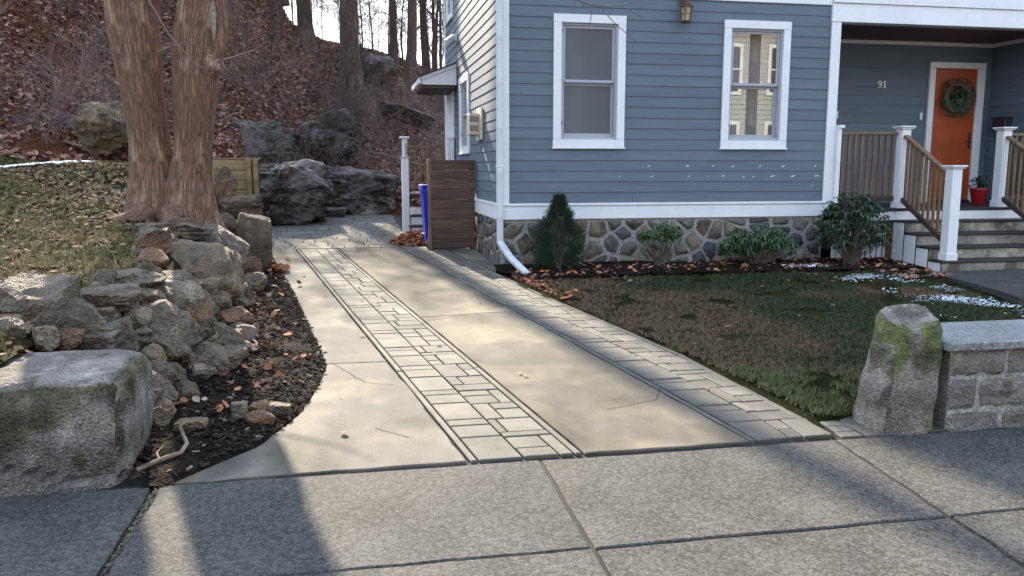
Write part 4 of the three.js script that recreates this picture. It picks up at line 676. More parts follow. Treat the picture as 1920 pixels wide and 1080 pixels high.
// hillside ledges
rock(51, -3.5, 1.05, -7.3, 2.3, 1.5, 2.4, 3, 'flat topped dark ledge behind the paved court', { boxy: 1, detail: 26, rough: 0.16, rot: 0.15 }, 'ledge', undefined).material = M.ledge;
rock(52, -2.0, 1.0, -9.6, 2.6, 1.3, 1.8, 3, 'low dark ledge to the right of the flat topped one', { boxy: 1, detail: 22, rough: 0.2, rot: -0.1, roll: -0.1 }, 'ledge', undefined).material = M.ledge;
rock(53, -4.2, 2.1, -10.6, 2.6, 1.5, 2.0, 3, 'wide grey outcrop above the flat topped ledge', { detail: 22, rough: 0.2, tilt: 0.4 }, 'ledge', undefined).material = M.ledge;
rock(54, -2.5, 2.4, -12.2, 2.4, 1.5, 2.1, 3, 'mossy rounded outcrop in mid slope', { detail: 22, rough: 0.2, tilt: 0.4 }, 'ledge', undefined).material = M.ledge;
rock(55, -0.3, 3.15, -14.2, 1.9, 0.55, 1.2, 3, 'long slab leaning out of the slope near the house', { boxy: 1, detail: 12, roll: -0.3 }, 'ledge', undefined).material = M.ledge;
rock(56, -1.05, 4.95, -18.4, 1.6, 1.3, 1.4, 3, 'dark rock beside the thick trunk near the hilltop', { detail: 12 }, 'ledge', undefined).material = M.ledge;
rock(57, -6.75, 2.4, -6.9, 1.25, 1.15, 1.1, 1, 'pale rounded boulder on the slope behind the tree', { detail: 18, rough: 0.14 }, 'ledge', undefined);
rock(58, -8.6, 2.35, -9, 2.0, 1.0, 1.6, 3, 'dark outcrop at the far side of the hill beyond the lawn', { detail: 18, rough: 0.2 }, 'ledge', undefined).material = M.ledge;
rock(59, -2.5, 0.55, -8.3, 0.9, 0.3, 0.4, 3, 'low stone edging the back of the paved court', { boxy: 1 }, 'ledge', undefined).material = M.ledge;
rock(60, -1.6, 0.5, -8.75, 0.35, 0.2, 0.3, 4, 'single light stone at the back of the paved court', {}, 'ledge', undefined);
rock(61, -0.78, 0.36, -2.22, 0.12, 0.2, 0.12, 4, 'white stone propped at the foot of the plank screen', {}, 'stone', undefined);
// ------------------------------------------------------------------ stone post and block wall
{
  let g = new THREE.BoxGeometry(1, 1, 1, 26, 46, 26); g.deleteAttribute('uv'); g.deleteAttribute('normal'); g = mergeVertices(g, 1e-4);
  const p = g.attributes.position, col = [];
  for (let i = 0; i < p.count; i++) {
    let x = p.getX(i), y = p.getY(i) + 0.5, z = p.getZ(i); const r = Math.hypot(x, z), k = 1 - 0.12 * sm(0.5, 0.72, r) - 0.06 * sm(0.93, 1, y); x *= k; z *= k;
    const w = 0.40 - 0.09 * y, d = 0.36 - 0.07 * y, n = f3(x * 5, y * 5, z * 5, 4, 77), X = 1.27 + 0.085 * y + x * w + 0.022 * n, Y = -0.06 + y * (0.75 + 0.04 * x - 0.10 * z) + 0.012 * f3(x * 6, 2, z * 6, 2, 5), Z = 6.79 + z * d + 0.022 * f3(x * 5 + 9, y * 6, z * 5, 4, 78);
    p.setXYZ(i, X, Y, Z);
    const mo = sm(-0.02, 0.2, f3(X * 7, Y * 6, Z * 7, 3, 15) + 0.95 * sm(0.26, 0.6, Y) * sm(0.70, 0.64, Y) - 0.45 - 0.6 * Math.exp(-(((X - 1.30) / 0.045) ** 2)) + (x > 0.1 && z > 0.3 ? 0.35 * sm(0.2, 0.35, Y) : 0)), m2 = mo * 0.85;
    col.push(1 - m2 * 0.55, 1 - m2 * 0.4, 1 - m2 * 0.88);
  }
  g.setAttribute('color', new THREE.Float32BufferAttribute(col, 3)); g.computeVertexNormals(); g = g.toNonIndexed(); boxUV(g);
  const m = mat(0.42, 0.395, 0.355, 0.85, { map: tStone, bumpMap: bStone, bumpScale: 0.03, vertexColors: true });
  solo('stone_post', g, m, 'leaning rough granite post patched with moss at the driveway corner', 'post');
  seed = 1200;
  const wl = thing('block_wall', 'low grey split face block wall with a smooth stone cap', 'wall', [3, 0, 6.7]);
  const bm = [[0.42, 0.4, 0.375], [0.37, 0.36, 0.34], [0.46, 0.435, 0.4]].map(([r, g2, b]) => mat(r, g2, b, 0.9, { map: tStone, bumpMap: bStone, bumpScale: 0.02 }));
  const block = (x0, x1, y0, y1) => {
    const mb = new MB(), nx = Math.max(3, Math.round((x1 - x0) / 0.035)), ny = 5, P = []; for (let j = 0; j <= ny; j++) { P.push([]); for (let i = 0; i <= nx; i++) { const e = i === 0 || j === 0 || i === nx || j === ny, x = x0 + (x1 - x0) * i / nx, y = y0 + (y1 - y0) * j / ny; P[j].push([x, y, e ? 6.915 : 6.935 + 0.016 * n3(x * 17, y * 17, 4)]); } }
    for (let j = 0; j < ny; j++) for (let i = 0; i < nx; i++) mb.quad(P[j][i], P[j][i + 1], P[j + 1][i + 1], P[j + 1][i]);
    const B = [[x0, y0], [x1, y0], [x1, y1], [x0, y1]]; for (let k = 0; k < 4; k++) { const a = B[k], b = B[(k + 1) % 4]; mb.quad([b[0], b[1], 6.915], [a[0], a[1], 6.915], [a[0], a[1], 6.5], [b[0], b[1], 6.5]); } mb.quad([x1, y0, 6.5], [x0, y0, 6.5], [x0, y1, 6.5], [x1, y1, 6.5]);
    mb.uo = [rr(0, 4), rr(0, 4)]; part('block', mb, pick(bm), wl, false);
  };
  [[-0.06, 0.103, [1.55, 1.945, 2.36, 2.78, 3.2, 3.62, 4.04, 4.46, 4.9]], [0.109, 0.315, [1.55, 1.765, 2.18, 2.6, 3.02, 3.44, 3.86, 4.28, 4.9]], [0.321, 0.494, [1.55, 1.955, 2.37, 2.79, 3.21, 3.63, 4.05, 4.47, 4.9]]].forEach(([a, b, X]) => { for (let i = 0; i + 1 < X.length; i++) block(X[i] + 0.006, X[i + 1] - 0.006, a + 0.002, b - 0.002); });
  part('core', new MB().box(1.56, 4.89, -0.1, 0.49, 6.42, 6.919), M.mortar, wl);
  for (const [a, b] of [[1.5, 2.7], [2.71, 3.9], [3.91, 4.95]]) part('cap_stone', new MB().box(a, b, 0.497, 0.553, 6.36, 6.975, 0.008), mat(0.37, 0.38, 0.4, 0.45, { map: tWalk, bumpMap: bStone, bumpScale: 0.002 }), wl);
}
// ------------------------------------------------------------------ the forked tree
{
  seed = 2100;
  const t = thing('forked_tree', 'large bare tree with two thick trunks joined at the base above the rocks', 'tree', [-4.2, 0.8, 0.33]);
  const trunk = (P, sgn, sd) => {
    const c = new THREE.CatmullRomCurve3(P.map((q) => V(q[0], q[1], q[2])), false, 'centripetal'), N = 90, pts = [], rad = [];
    const ys = P.map((q) => q[1]); for (let k = 0; k <= N; k++) { const v = c.getPoint(k / N); pts.push(v); let i = 0; while (i + 2 < P.length && v.y > ys[i + 1]) i++; const f = clamp((v.y - ys[i]) / (ys[i + 1] - ys[i]), 0, 1); rad.push(P[i][3] + (P[i + 1][3] - P[i][3]) * f); }
    const T = new Tubes(); T.tube(pts, rad, 64, (u, a, v) => { const h = Math.max(0, v.y - 0.85), fl = Math.exp(-h / 0.2); return 1 + fl * (0.14 + 0.2 * Math.cos(a * 5 + sd) * (0.6 + 0.4 * Math.sin(a * 2 + sd))) + 0.05 * f3(Math.cos(a) * 1.2, v.y * 0.9, Math.sin(a) * 1.2, 3, sd) + 0.03 * f3(Math.cos(a) * 11, v.y * 1.9, Math.sin(a) * 9, 2, sd + 3); });
    part('trunk', T.geo(), M.bark, t);
  };
  trunk([[-4.36, 0.6, 0.32, 0.40], [-4.4, 1.04, 0.3, 0.345], [-4.4, 1.5, 0.29, 0.275], [-4.42, 1.98, 0.3, 0.235], [-4.46, 2.52, 0.29, 0.245], [-4.5, 2.97, 0.27, 0.285], [-4.53, 3.5, 0.26, 0.31], [-4.42, 4.0, 0.25, 0.31], [-4.45, 4.6, 0.24, 0.29], [-4.7, 5.6, 0.2, 0.23], [-5.0, 7, 0.1, 0.17], [-5.2, 8.8, 0, 0.1]], 1, 3);
  trunk([[-4.02, 0.6, 0.38, 0.38], [-3.99, 1.04, 0.38, 0.33], [-3.95, 1.5, 0.38, 0.255], [-3.9, 1.82, 0.39, 0.225], [-3.86, 2.25, 0.4, 0.245], [-3.81, 2.79, 0.41, 0.275], [-3.77, 3.2, 0.42, 0.275], [-3.71, 3.5, 0.43, 0.27], [-3.62, 4.0, 0.45, 0.25], [-3.55, 4.6, 0.45, 0.24], [-3.4, 5.6, 0.5, 0.2], [-3.25, 7, 0.55, 0.15], [-3.1, 8.8, 0.5, 0.09]], -1, 11);
  const lump = rockGeo(333, 0.17, 0.2, 0.15, { detail: 8, rough: 0.15 }); lump.translate(-3.63, 2.82, 0.52); part('burl', lump, M.bark, t);
  const T0 = new Tubes(); T0.tube([V(-3.63, 2.8, 0.5), V(-3.52, 3.05, 0.53), V(-3.47, 3.3, 0.55), V(-3.49, 3.6, 0.55), V(-3.5, 4.4, 0.6), V(-3.3, 5.6, 0.8)], [0.11, 0.085, 0.08, 0.08, 0.07, 0.04], 14); part('limb', T0.geo(), M.bark, t);
  const sc = new Tubes(); sc.tube([V(-3.565, 3.06, 0.6), V(-3.55, 3.2, 0.625), V(-3.545, 3.4, 0.635), V(-3.55, 3.7, 0.63)], [0.004, 0.028, 0.034, 0.01], 8); part('scar', sc.geo(), mat(0.5, 0.44, 0.34, 0.8, { map: tWood }), t);
  for (const [x, y, z, s] of [[-4.52, 2.92, 0.53, 0.035], [-4.38, 2.86, 0.54, 0.03], [-4.45, 2.35, 0.535, 0.028], [-3.78, 2.0, 0.62, 0.026], [-3.74, 1.75, 0.61, 0.028], [-3.82, 1.55, 0.62, 0.022], [-3.66, 2.2, 0.58, 0.022]]) part('knot', rockGeo(Math.round(x * -100 + y * 10), s, s * 1.1, 0.012, { detail: 3 }).translate(x, y, z), M.barkFar, t);
  // roots and crown
  const RT = new Tubes(); for (const a of [0.5, 1.35, 2.2]) { const P = [], R = []; for (let k = 0; k < 8; k++) { const d = 0.3 + k * 0.11, x = -4.2 + Math.cos(a + 0.05 * k) * d * 1.25, z = 0.33 + Math.sin(a + 0.05 * k) * d; P.push(V(x, Math.max(land(x, z), 0.5) + 0.16 * Math.exp(-k * 0.7) - 0.07 - 0.006 * k, z)); R.push(0.16 - 0.016 * k); } RT.tube(P, R, 10); } part('roots', RT.geo(), M.bark, t);
  const T = new Tubes(), o = { wig: 0.16, lift: 0.35, tip: 0.004, from: 0.3, spread: [0.5, 1.1], kids: { 4: 6, 3: 6, 2: 5, 1: 5 } };
  for (const [x, y, z, dx, dy, dz, L, r] of [[-5.2, 8.7, 0, -0.3, 1, 0.1, 4.5, 0.1], [-5.05, 7.2, 0.1, -1, 0.7, 0.5, 4.2, 0.09], [-4.85, 5.7, 0.2, -0.8, 0.7, -0.6, 4.2, 0.09], [-3.1, 8.7, 0.5, 0.3, 1, 0.2, 4.5, 0.09], [-3.25, 7.0, 0.55, 1, 0.8, 0.1, 4.4, 0.08], [-3.4, 5.8, 0.5, 0.5, 0.7, 0.9, 4.2, 0.07], [-5.1, 7.9, 0, 0.2, 0.7, 1, 3.8, 0.07]]) grow(T, V(x, y, z), V(dx, dy, dz).normalize(), L, r, 4, o);
  // one long low limb over the driveway whose twigs hang into view before the window
  T.tube([V(-3.5, 5.3, 0.5), V(-2.7, 5.35, 1.4), V(-1.7, 4.9, 2.7), V(-0.9, 4.1, 3.8), V(-0.45, 3.35, 4.35)], [0.07, 0.055, 0.04, 0.026, 0.012], 7);
  T.tube([V(-0.45, 3.35, 4.35), V(-0.17, 2.96, 4.48), V(-0.05, 2.91, 4.5), V(0.12, 2.9, 4.53), V(0.34, 2.94, 4.58)], [0.011, 0.007, 0.006, 0.005, 0.003], 5);
  for (const P of [[[-0.05, 2.91, 4.5], [-0.04, 2.84, 4.5], [-0.06, 2.75, 4.5]], [[0.03, 2.905, 4.51], [0.13, 2.78, 4.54], [0.25, 2.68, 4.56], [0.33, 2.61, 4.58]], [[-0.17, 2.96, 4.48], [-0.2, 2.86, 4.47]], [[0.2, 2.91, 4.55], [0.3, 2.85, 4.57], [0.37, 2.82, 4.57]], [[-0.3, 3.15, 4.42], [-0.1, 3.1, 4.6], [0.2, 2.98, 4.8], [0.4, 2.99, 4.85]]]) T.tube(P.map((q) => V(...q)), P.map((_, i) => 0.0045 - i * 0.0008), 4);
  for (const P of [[[-3.55, 2.85, 0.6], [-3.35, 2.9, 0.65], [-3.1, 2.98, 0.7], [-2.95, 3.08, 0.72]], [[-4.2, 2.95, 0.55], [-4.0, 3.0, 0.75], [-3.75, 3.02, 0.85], [-3.55, 3.12, 0.85]], [[-4.6, 2.9, 0.55], [-4.8, 2.98, 0.7], [-5.05, 3.2, 0.7]], [[-4.3, 3.6, 0.6], [-4.0, 3.1, 0.9], [-3.7, 2.75, 1.0], [-3.4, 2.7, 1.0]]]) T.tube(P.map((q) => V(...q)), P.map((_, i) => 0.011 - i * 0.002), 5);
  part('crown', T.geo(), M.twig, t);
}
// ------------------------------------------------------------------ trees of the hill
{
  seed = 3100;
  const protos = [], refs = [], thin = {}, angle = (x, z) => Math.atan2(x + 2.018, 11.252 - z);
  for (let k = 0; k < 5; k++) {
    const T = new Tubes(), H = rr(11, 14), pts = [], rad = []; let x = 0, z = 0; const r = [0.3, 0.2, 0.14, 0.09, 0.06][k];
    for (let i = 0; i <= 12; i++) { const f = i / 12; pts.push(V(x, f * H, z)); rad.push(r * (1 - 0.75 * f) * (1 + 0.55 * Math.exp(-f * 24))); x += rr(-1, 1) * 0.07 * (1 + k * 0.5); z += rr(-1, 1) * 0.07; }
    T.tube(pts, rad, k < 2 ? 18 : 9, (u, a, v) => 1 + 0.06 * f3(Math.cos(a) * 2, v.y, Math.sin(a) * 2, 2, k));
    const Cr = new Tubes(), o = { wig: 0.2, lift: 0.3, tip: k < 2 ? 0.006 : 0.011, from: 0.25, spread: [0.5, 1.1], kids: { 3: 4, 2: k < 2 ? 4 : 5, 1: 4 } };
    for (let i = k < 2 ? 9 : 3; i <= 12; i++) for (let q = 0; q < (k < 2 ? 1 : 2); q++) { const a = rr(0, 6.28); grow(Cr, pts[i], V(Math.cos(a), rr(0.3, 0.9), Math.sin(a)).normalize(), rr(1.4, 3.2) * (k < 2 ? 1.2 : 0.8), Math.max(rad[i] * 0.45, 0.014), k < 2 ? 3 : 2, o); }
    protos.push([T.geo(), Cr.geo()]);
  }
  const plant = (k, x, z, s, ry, label, group, name = 'hill_tree') => { const y = land(x, z) - 0.2, t = thing(name, label, 'tree', [x, y, z], group); t.rotation.y = ry; t.scale.setScalar(s); for (const [n, g] of [['trunk', protos[k][0]], ['crown', protos[k][1]]]) { const m = new THREE.Mesh(g, M.barkFar); m.name = n; m.castShadow = m.receiveShadow = true; t.add(m); } if (group) (thin[label] ||= []).push([angle(x, z), t]); else refs.push([angle(x, z), label.split(/ (?:in|uphill|on|close|right) /)[0]]); };
  refs.push([angle(-3.9, 0.3), 'forked tree']);
  plant(0, -1.85, -16.0, 1.15, 0.3, 'thick leaning trunk in the middle of the hillside', undefined);
  plant(0, -3.45, -21.6, 0.95, 1.7, 'second thick trunk uphill beyond the outcrop', undefined);
  plant(0, -4.5, -22.8, 0.9, 2.9, 'third thick trunk on the hill crest', undefined);
  plant(1, 0.05, -17.9, 1.0, 4.1, 'dark trunk close to the house corner on the slope', undefined);
  plant(1, -0.2, -22.5, 0.8, 5.1, 'forked dark tree on the crest behind the rock', undefined);
  plant(1, 0.95, -20.5, 0.8, 0.9, 'bushy dark tree right beside the house eaves', undefined);
  for (let i = 0; i < 38; i++) { const z = -19 - 17 * rnd() * rnd() - 2 * rnd(), x = rr(-13, 4.5); const inWay = x > -10.5 && x < 0; plant(inWay ? pick([3, 4, 4]) : pick([2, 3, 4]), x, z, inWay ? rr(0.24, 0.38) : i % 4 ? rr(0.4, 0.62) : rr(0.8, 1.1), rr(0, 6.28), 'thin bare hilltop tree', 'thin bare trees along the hilltop'); }
  for (let i = 0; i < 15; i++) plant(pick([2, 3, 4, 4]), rr(-3.4, 2.6), rr(-27, -18.5), rr(0.22, 0.4), rr(0, 6.28), 'low twiggy skyline sapling', 'saplings of the skyline', 'sapling');
  for (let i = 0; i < 24; i++) plant(pick([3, 4, 4]), rr(-10, 1.2), rr(-22, -10.5), rr(0.2, 0.36), rr(0, 6.28), 'slender bare slope sapling', 'saplings on the slope', 'sapling');
  for (const kind in thin) {
    const g = {}; for (const [a, t] of thin[kind]) { let b = null, d = 9; for (const [ra, n] of refs) if (Math.abs(ra - a) < d) { d = Math.abs(ra - a); b = (a < ra ? 'left' : 'right') + ' of the ' + n; } (g[b] ||= []).push([d, t]); }
    for (const b in g) g[b].sort((p, q) => p[0] - q[0]).forEach(([, t], i) => { t.userData.label = `${ORD[i]} ${kind} to the ${b}`; });
  }
  // undergrowth
  const U = new Tubes(); for (let k = 0; k < 9; k++) { const a = rr(0, 6.28), l = rr(0.5, 1.3); grow(U, V(rr(-0.1, 0.1), 0, rr(-0.1, 0.1)), V(Math.cos(a) * 0.6, 1, Math.sin(a) * 0.6).normalize(), l, 0.008, 2, { wig: 0.25, lift: 0.1, tip: 0.0025, from: 0.2, spread: [0.4, 1], kids: { 2: 4, 1: 3 } }); }
  const list = []; for (let i = 0; i < 260; i++) { const x = rr(-13, 2.5), z = rr(-19.5, -6.5); const d = hill(x, z); if (d < 0.35) continue; list.push([M4(x, land(x, z) - 0.05, z, 0, rr(0, 6.28), 0, rr(0.5, 1.25)), C3(1, 1, 1).multiplyScalar(rr(0.6, 1.5))]); }
  scatter('undergrowth', 'tangle of bare brown brush across the hillside', 'undergrowth', U.geo(), mat(0.17, 0.115, 0.095, 0.9), list);
}
// ------------------------------------------------------------------ fallen leaves, chips, snow
{
  seed = 4100;
  const lf = new MB(), q = [[0, 0], [0.3, 0.12], [0.42, 0.42], [0.75, 0.3], [1, 0], [0.75, -0.34], [0.4, -0.38], [0.28, -0.14]].map(([x, z]) => [x - 0.5, 0.18 * (x - 0.5) ** 2 * 2 + Math.abs(z) * 0.35, z]);
  for (let i = 1; i + 1 < q.length; i++) lf.tri(q[0], q[i], q[i + 1]); const leaf = lf.geo();
  const lm = mat(1, 1, 1, 0.85, { specularIntensity: 0.25 }), cm = mat(1, 1, 1, 0.95, { specularIntensity: 0.05 }), tone = () => { const e = rr(0.6, 1.15), c = pick([[0.34, 0.16, 0.1], [0.4, 0.19, 0.11], [0.28, 0.13, 0.1], [0.4, 0.25, 0.16], [0.32, 0.24, 0.18], [0.2, 0.11, 0.09]]); return C3(c[0] * e, c[1] * e, c[2] * e); }, orange = () => { const e = rr(0.7, 1.2), c = pick([[0.36, 0.13, 0.05], [0.3, 0.12, 0.06], [0.42, 0.2, 0.09], [0.22, 0.09, 0.05]]); return C3(c[0] * e, c[1] * e, c[2] * e); };
  const L = (x, y, z, s, f = 0.45) => M4(x, y + s * 0.12, z, rr(-f, f), rr(0, 6.28), rr(-f, f), s, s, s);
  let a = []; for (let i = 0; i < 60000; i++) { const z = -5.5 - 21 * Math.pow(rnd(), 1.2), x = rr(-14, 4); if (hill(x, z) < 0.15 || (x > 0 && z > -8) || f3(x * 0.55, 2, z * 0.55, 3, 91) < rr(-0.55, -0.1)) continue; const s = rr(0.08, 0.17); a.push([L(x, land(x, z) - 0.045, z, s, 0.8), tone()]); }
  scatter('leaf_litter', 'brown fallen leaves covering the hillside', 'leaves', leaf, lm, a);
  a = []; for (let i = 0; i < 14000; i++) { const z = rr(-6, 6.5), x = rr(-11, -3.6); if (x > foot(z) - 0.6 || hill(x, z) > 0.3) continue; if (f3(x * 0.7, 3, z * 0.7, 3, 47) - 0.75 * sm(3.4, 1.0, Math.hypot(x + 4.4, (z - 0.2) * 0.8)) - 0.3 * sm(0, -4, z) > rr(-0.5, 0.35)) continue; a.push([L(x, land(x, z) + 0.008, z, rr(0.035, 0.08)), tone().multiplyScalar(rr(0.35, 0.85))]); }
  scatter('fallen_leaves', 'brown leaves strewn over the raised lawn', 'leaves', leaf, lm, a);
  a = []; for (let i = 0; i < 90; i++) { const x = rr(0.3, 5), z = 1.2 + 4.8 * rnd() * rnd(); if (onLawn(x, z)) a.push([L(x, slope(z) + 0.035, z, rr(0.035, 0.07)), tone().multiplyScalar(rr(0.35, 0.8))]); }
  for (let i = 0; i < 330; i++) { const x = rr(0.1, 5.8), z = rr(0.15, 1.1); a.push([L(x, slope(z) + 0.05, z, rr(0.05, 0.09)), rnd() < 0.5 ? orange() : tone()]); }
  for (let i = 0; i < 170; i++) { const z = 1.0 + 2.0 * rnd() * rnd(), x = s2R(z) + 0.03 + 0.35 * rnd() * rnd(); a.push([L(x, slope(z) + 0.03, z, rr(0.04, 0.08)), orange()]); }
  for (let i = 0; i < 40; i++) { const z = rr(-4, 6.5), x = rr(-2.4, 0.6); a.push([L(x, slope(z) + 0.004, z, rr(0.03, 0.06), 0.2), tone()]); }
  for (let i = 0; i < 120; i++) { const z = rr(1.3, 2.0), x = rr(4.9, 5.7); a.push([L(x, slope(z) + 0.04, z, rr(0.05, 0.09)), tone()]); }
  scatter('fallen_leaves', 'scattered brown leaves on lawn bed and driveway', 'leaves', leaf, lm, a);
  a = []; for (let i = 0; i < 900; i++) { const r = Math.sqrt(rnd()), w = rr(0, 6.28), x = -0.95 + Math.cos(w) * r * 0.42, z = -3.05 + Math.sin(w) * r * 0.45, h = 0.17 * (1 - r * r); a.push([L(x, slope(z) + h * rr(0.5, 1), z, rr(0.05, 0.1), 0.9), orange()]); }
  scatter('leaf_pile', 'heap of orange leaves swept against the plank screen', 'leaf pile', leaf, lm, a);
  a = []; for (let i = 0; i < 260; i++) { const x = rr(-0.95, -0.1), z = rr(-4.15, -3.6); a.push([L(x, slope(z) + 0.02 + rr(0, 0.07), z, rr(0.05, 0.1), 0.9), orange()]); }
  scatter('leaf_pile', 'drift of brown leaves at the side steps', 'leaf pile', leaf, lm, a);
  a = []; for (let i = 0; i < 190; i++) { const z = rr(-1, 6), x = foot(z) + rr(-0.15, 0.6) * rnd(); a.push([L(x, Math.max(land(x, z), slope(z)) + 0.03, z, rr(0.04, 0.085), 0.8), rnd() < 0.5 ? orange() : tone()]); }
  for (let i = 0; i < 120; i++) { const w = rr(0, 6.28), r = rnd() * 0.22; const x = -2.98 + Math.cos(w) * r * 0.6, z = -0.15 + Math.sin(w) * r * 1.4; a.push([L(x, slope(z) + 0.04, z, rr(0.05, 0.09), 0.8), orange()]); }
  scatter('fallen_leaves', 'dry leaves caught between the rocks and mulch', 'leaves', leaf, lm, a);
  const chip = new MB().box(-0.5, 0.5, -0.12, 0.12, -0.16, 0.16, 0.03).geo();
  a = []; for (let i = 0; i < 9000; i++) { const z = rr(-2, 6.9), x = rr(-3.6, -2.2); if (!bankIn(x, z)) continue; const e = rnd() < 0.035 ? 7 : rr(0.5, 1.7); a.push([M4(x, Math.max(land(x, z), slope(z)) + 0.018, z, rr(-0.5, 0.5), rr(0, 6.28), rr(-0.4, 0.4), rr(0.015, 0.05)), C3(0.036 * e, 0.026 * e, 0.021 * e)]); }
  for (let i = 0; i < 4500; i++) { const z = rr(0.05, 1.1), x = rr(0, 5.8); const e = rnd() < 0.02 ? 7 : rr(0.4, 1.4); a.push([M4(x, slope(z) + 0.045, z, rr(-0.5, 0.5), rr(0, 6.28), rr(-0.4, 0.4), rr(0.015, 0.05)), C3(0.036 * e, 0.026 * e, 0.021 * e)]); }
  for (let i = 0; i < 520; i++) { const e = rr(0.5, 3), g = rnd() < 0.3; a.push([M4(-3.035 + rr(0.002, 0.05), -0.012, rr(6.96, 8.05), rr(-1, 1), rr(0, 6.28), rr(-1, 1), rr(0.008, 0.03)), C3(0.06 * e, (g ? 0.07 : 0.048) * e, 0.036 * e)]); }
  scatter('mulch_chips', 'dark bark chips on the beds', 'mulch', chip, cm, a);
  const flake = rockGeo(808, 0.5, 0.16, 0.5, { detail: 2 });
  a = []; const P = [[4.74, 1.56], [5.2, 1.5], [5.2, 2.47], [5.05, 3.62], [4.7, 3.99], [4.4, 3.37], [4.2, 2.69], [3.9, 2.4]];
  for (let i = 0; i < 3400; i++) { const t = rnd(), k = t * 2.6, x = 4.55 + 0.22 * Math.sin(k * 1.6) + rr(-0.65, 0.65) * Math.sqrt(rnd()), z = 1.5 + k + rr(-0.1, 0.1); if (x > 5.25 - 0.1 * (z - 1.5) || x < 3.7) continue; if (f3(x * 2.6, 6, z * 2.6, 3, 61) < rr(0.0, 0.4) - 0.2 * sm(4.2, 4.8, x)) continue; a.push([M4(x, slope(z) + 0.03, z, rr(-0.3, 0.3), rr(0, 6), rr(-0.2, 0.2), rr(0.008, 0.04), rr(0.01, 0.025), rr(0.008, 0.03)), C3(1, 1, 1).multiplyScalar(rr(0.7, 1))]); }
  for (let i = 0; i < 160; i++) a.push([M4(rr(3.9, 4.5), slope(0.7) + 0.05, rr(0.55, 0.9), 0, rr(0, 6), 0, rr(0.01, 0.035)), C3(1, 1, 1)]);
  scatter('snow', 'thin crusty snow on the lawn by the stair landing', 'snow', flake, M.snow, a);
  a = []; for (let i = 0; i < 1000; i++) { const t = rnd(), x = -9.5 + 3.4 * t, z = -4.6 + 1.0 * t + rr(-0.8, 0.8); if (f3(x * 1.7, 6, z * 1.7, 3, 63) < 0.02) continue; a.push([M4(x, land(x, z) + 0.025, z, rr(-0.3, 0.3), rr(0, 6), rr(-0.3, 0.3), rr(0.04, 0.13)), C3(1, 1, 1)]); }
  scatter('snow', 'strip of old snow along the back of the raised lawn', 'snow', flake, M.snow, a);
  const ST = new Tubes(); ST.tube([V(-3.16, 0.03, 6.8), V(-3.06, 0.045, 6.71), V(-2.97, 0.05, 6.62), V(-2.96, 0.06, 6.5), V(-3.0, 0.07, 6.38), V(-3.05, 0.08, 6.22), V(-3.02, 0.07, 6.08)], [0.013, 0.014, 0.013, 0.012, 0.012, 0.01, 0.008], 8); ST.tube([V(-3.06, 0.045, 6.71), V(-3.1, 0.05, 6.6), V(-3.08, 0.06, 6.5)], [0.006, 0.005, 0.003], 5);
  solo('fallen_stick', ST.geo(), mat(0.33, 0.3, 0.27, 0.85, { map: tBark }), 'crooked grey stick lying on the mulch by the boulder', 'stick');
}
{
  seed = 4800;
  for (const [x, z, a, l, r, label] of [[-1.4, -13.2, 0.25, 2.4, 0.05, 'fallen limb lying across the slope beside the mossy outcrop'], [-6.2, -9.5, -0.5, 2.2, 0.04, 'grey dead branch on the slope above the pale boulder'], [-7.8, -7.4, 0.3, 1.8, 0.035, 'broken branch among leaves behind the raised lawn'], [-3.2, -15.5, -0.2, 2.6, 0.05, 'long dead branch uphill of the two outcrops'], [-5.2, -12.8, 0.7, 2.0, 0.035, 'crooked dead branch above the wide grey outcrop'], [0.2, -12.6, -0.6, 1.7, 0.035, 'short dead branch on the slope below the leaning slab']]) {
    const T = new Tubes(), P = [], Q = []; for (let k = 0; k < 8; k++) { const t = k / 7 * l, X = x + Math.cos(a) * t + 0.06 * n3(k, x, 1), Z = z + Math.sin(a) * t + 0.06 * n3(k, x, 5); P.push(V(X, land(X, Z) + 0.03 + 0.05 * Math.sin(k), Z)); Q.push(r * (1 - 0.09 * k)); } T.tube(P, Q, 8);
    for (let k = 2; k < 7; k += 2) { const d = V(Math.cos(a + 1), 0.7, Math.sin(a + 1) * (k % 4 ? 1 : -1)).multiplyScalar(0.35); T.tube([P[k], P[k].clone().add(d.clone().multiplyScalar(0.5)), P[k].clone().add(d)], [r * 0.4, r * 0.3, r * 0.12], 5); }
    solo('fallen_branch', T.geo(), mat(0.3, 0.25, 0.21, 0.9, { map: tBark }), label, 'branch');
  }
}
// ------------------------------------------------------------------ timber bed
{
  const t = thing('timber_bed', 'yellowish plank retaining bed behind the forked tree', 'planter', [-4.4, 1.1, -2.4]);
  const f = (a, b, y0, y1, o0, o1) => { const d = V(0.983, 0, 0.18), n = V(-0.18, 0, 0.983), Mx = new THREE.Matrix4().makeBasis(d, V(0, 1, 0), n).setPosition(-3.42, 0, -2.3); return new MB().box(a, b, y0, y1, o0, o1, 0.006, Mx); };
  for (let k = 0; k < 4; k++) part('plank', f(-1.3, -0.02, 1.1 + k * 0.155, 1.247 + k * 0.155, -0.04, 0), M.pine, t);
  for (const x of [-0.16, -0.06, -1.2]) part('post', f(x, x + 0.07, 1.0, 1.73, 0.002, 0.06), M.pine, t);
  part('cap', f(-1.4, 0.0, 1.722, 1.75, -0.16, -0.005), M.cedar, t); part('soil', f(-1.35, -0.04, 1.0, 1.69, -0.22, -0.045), M.soil, t);
}
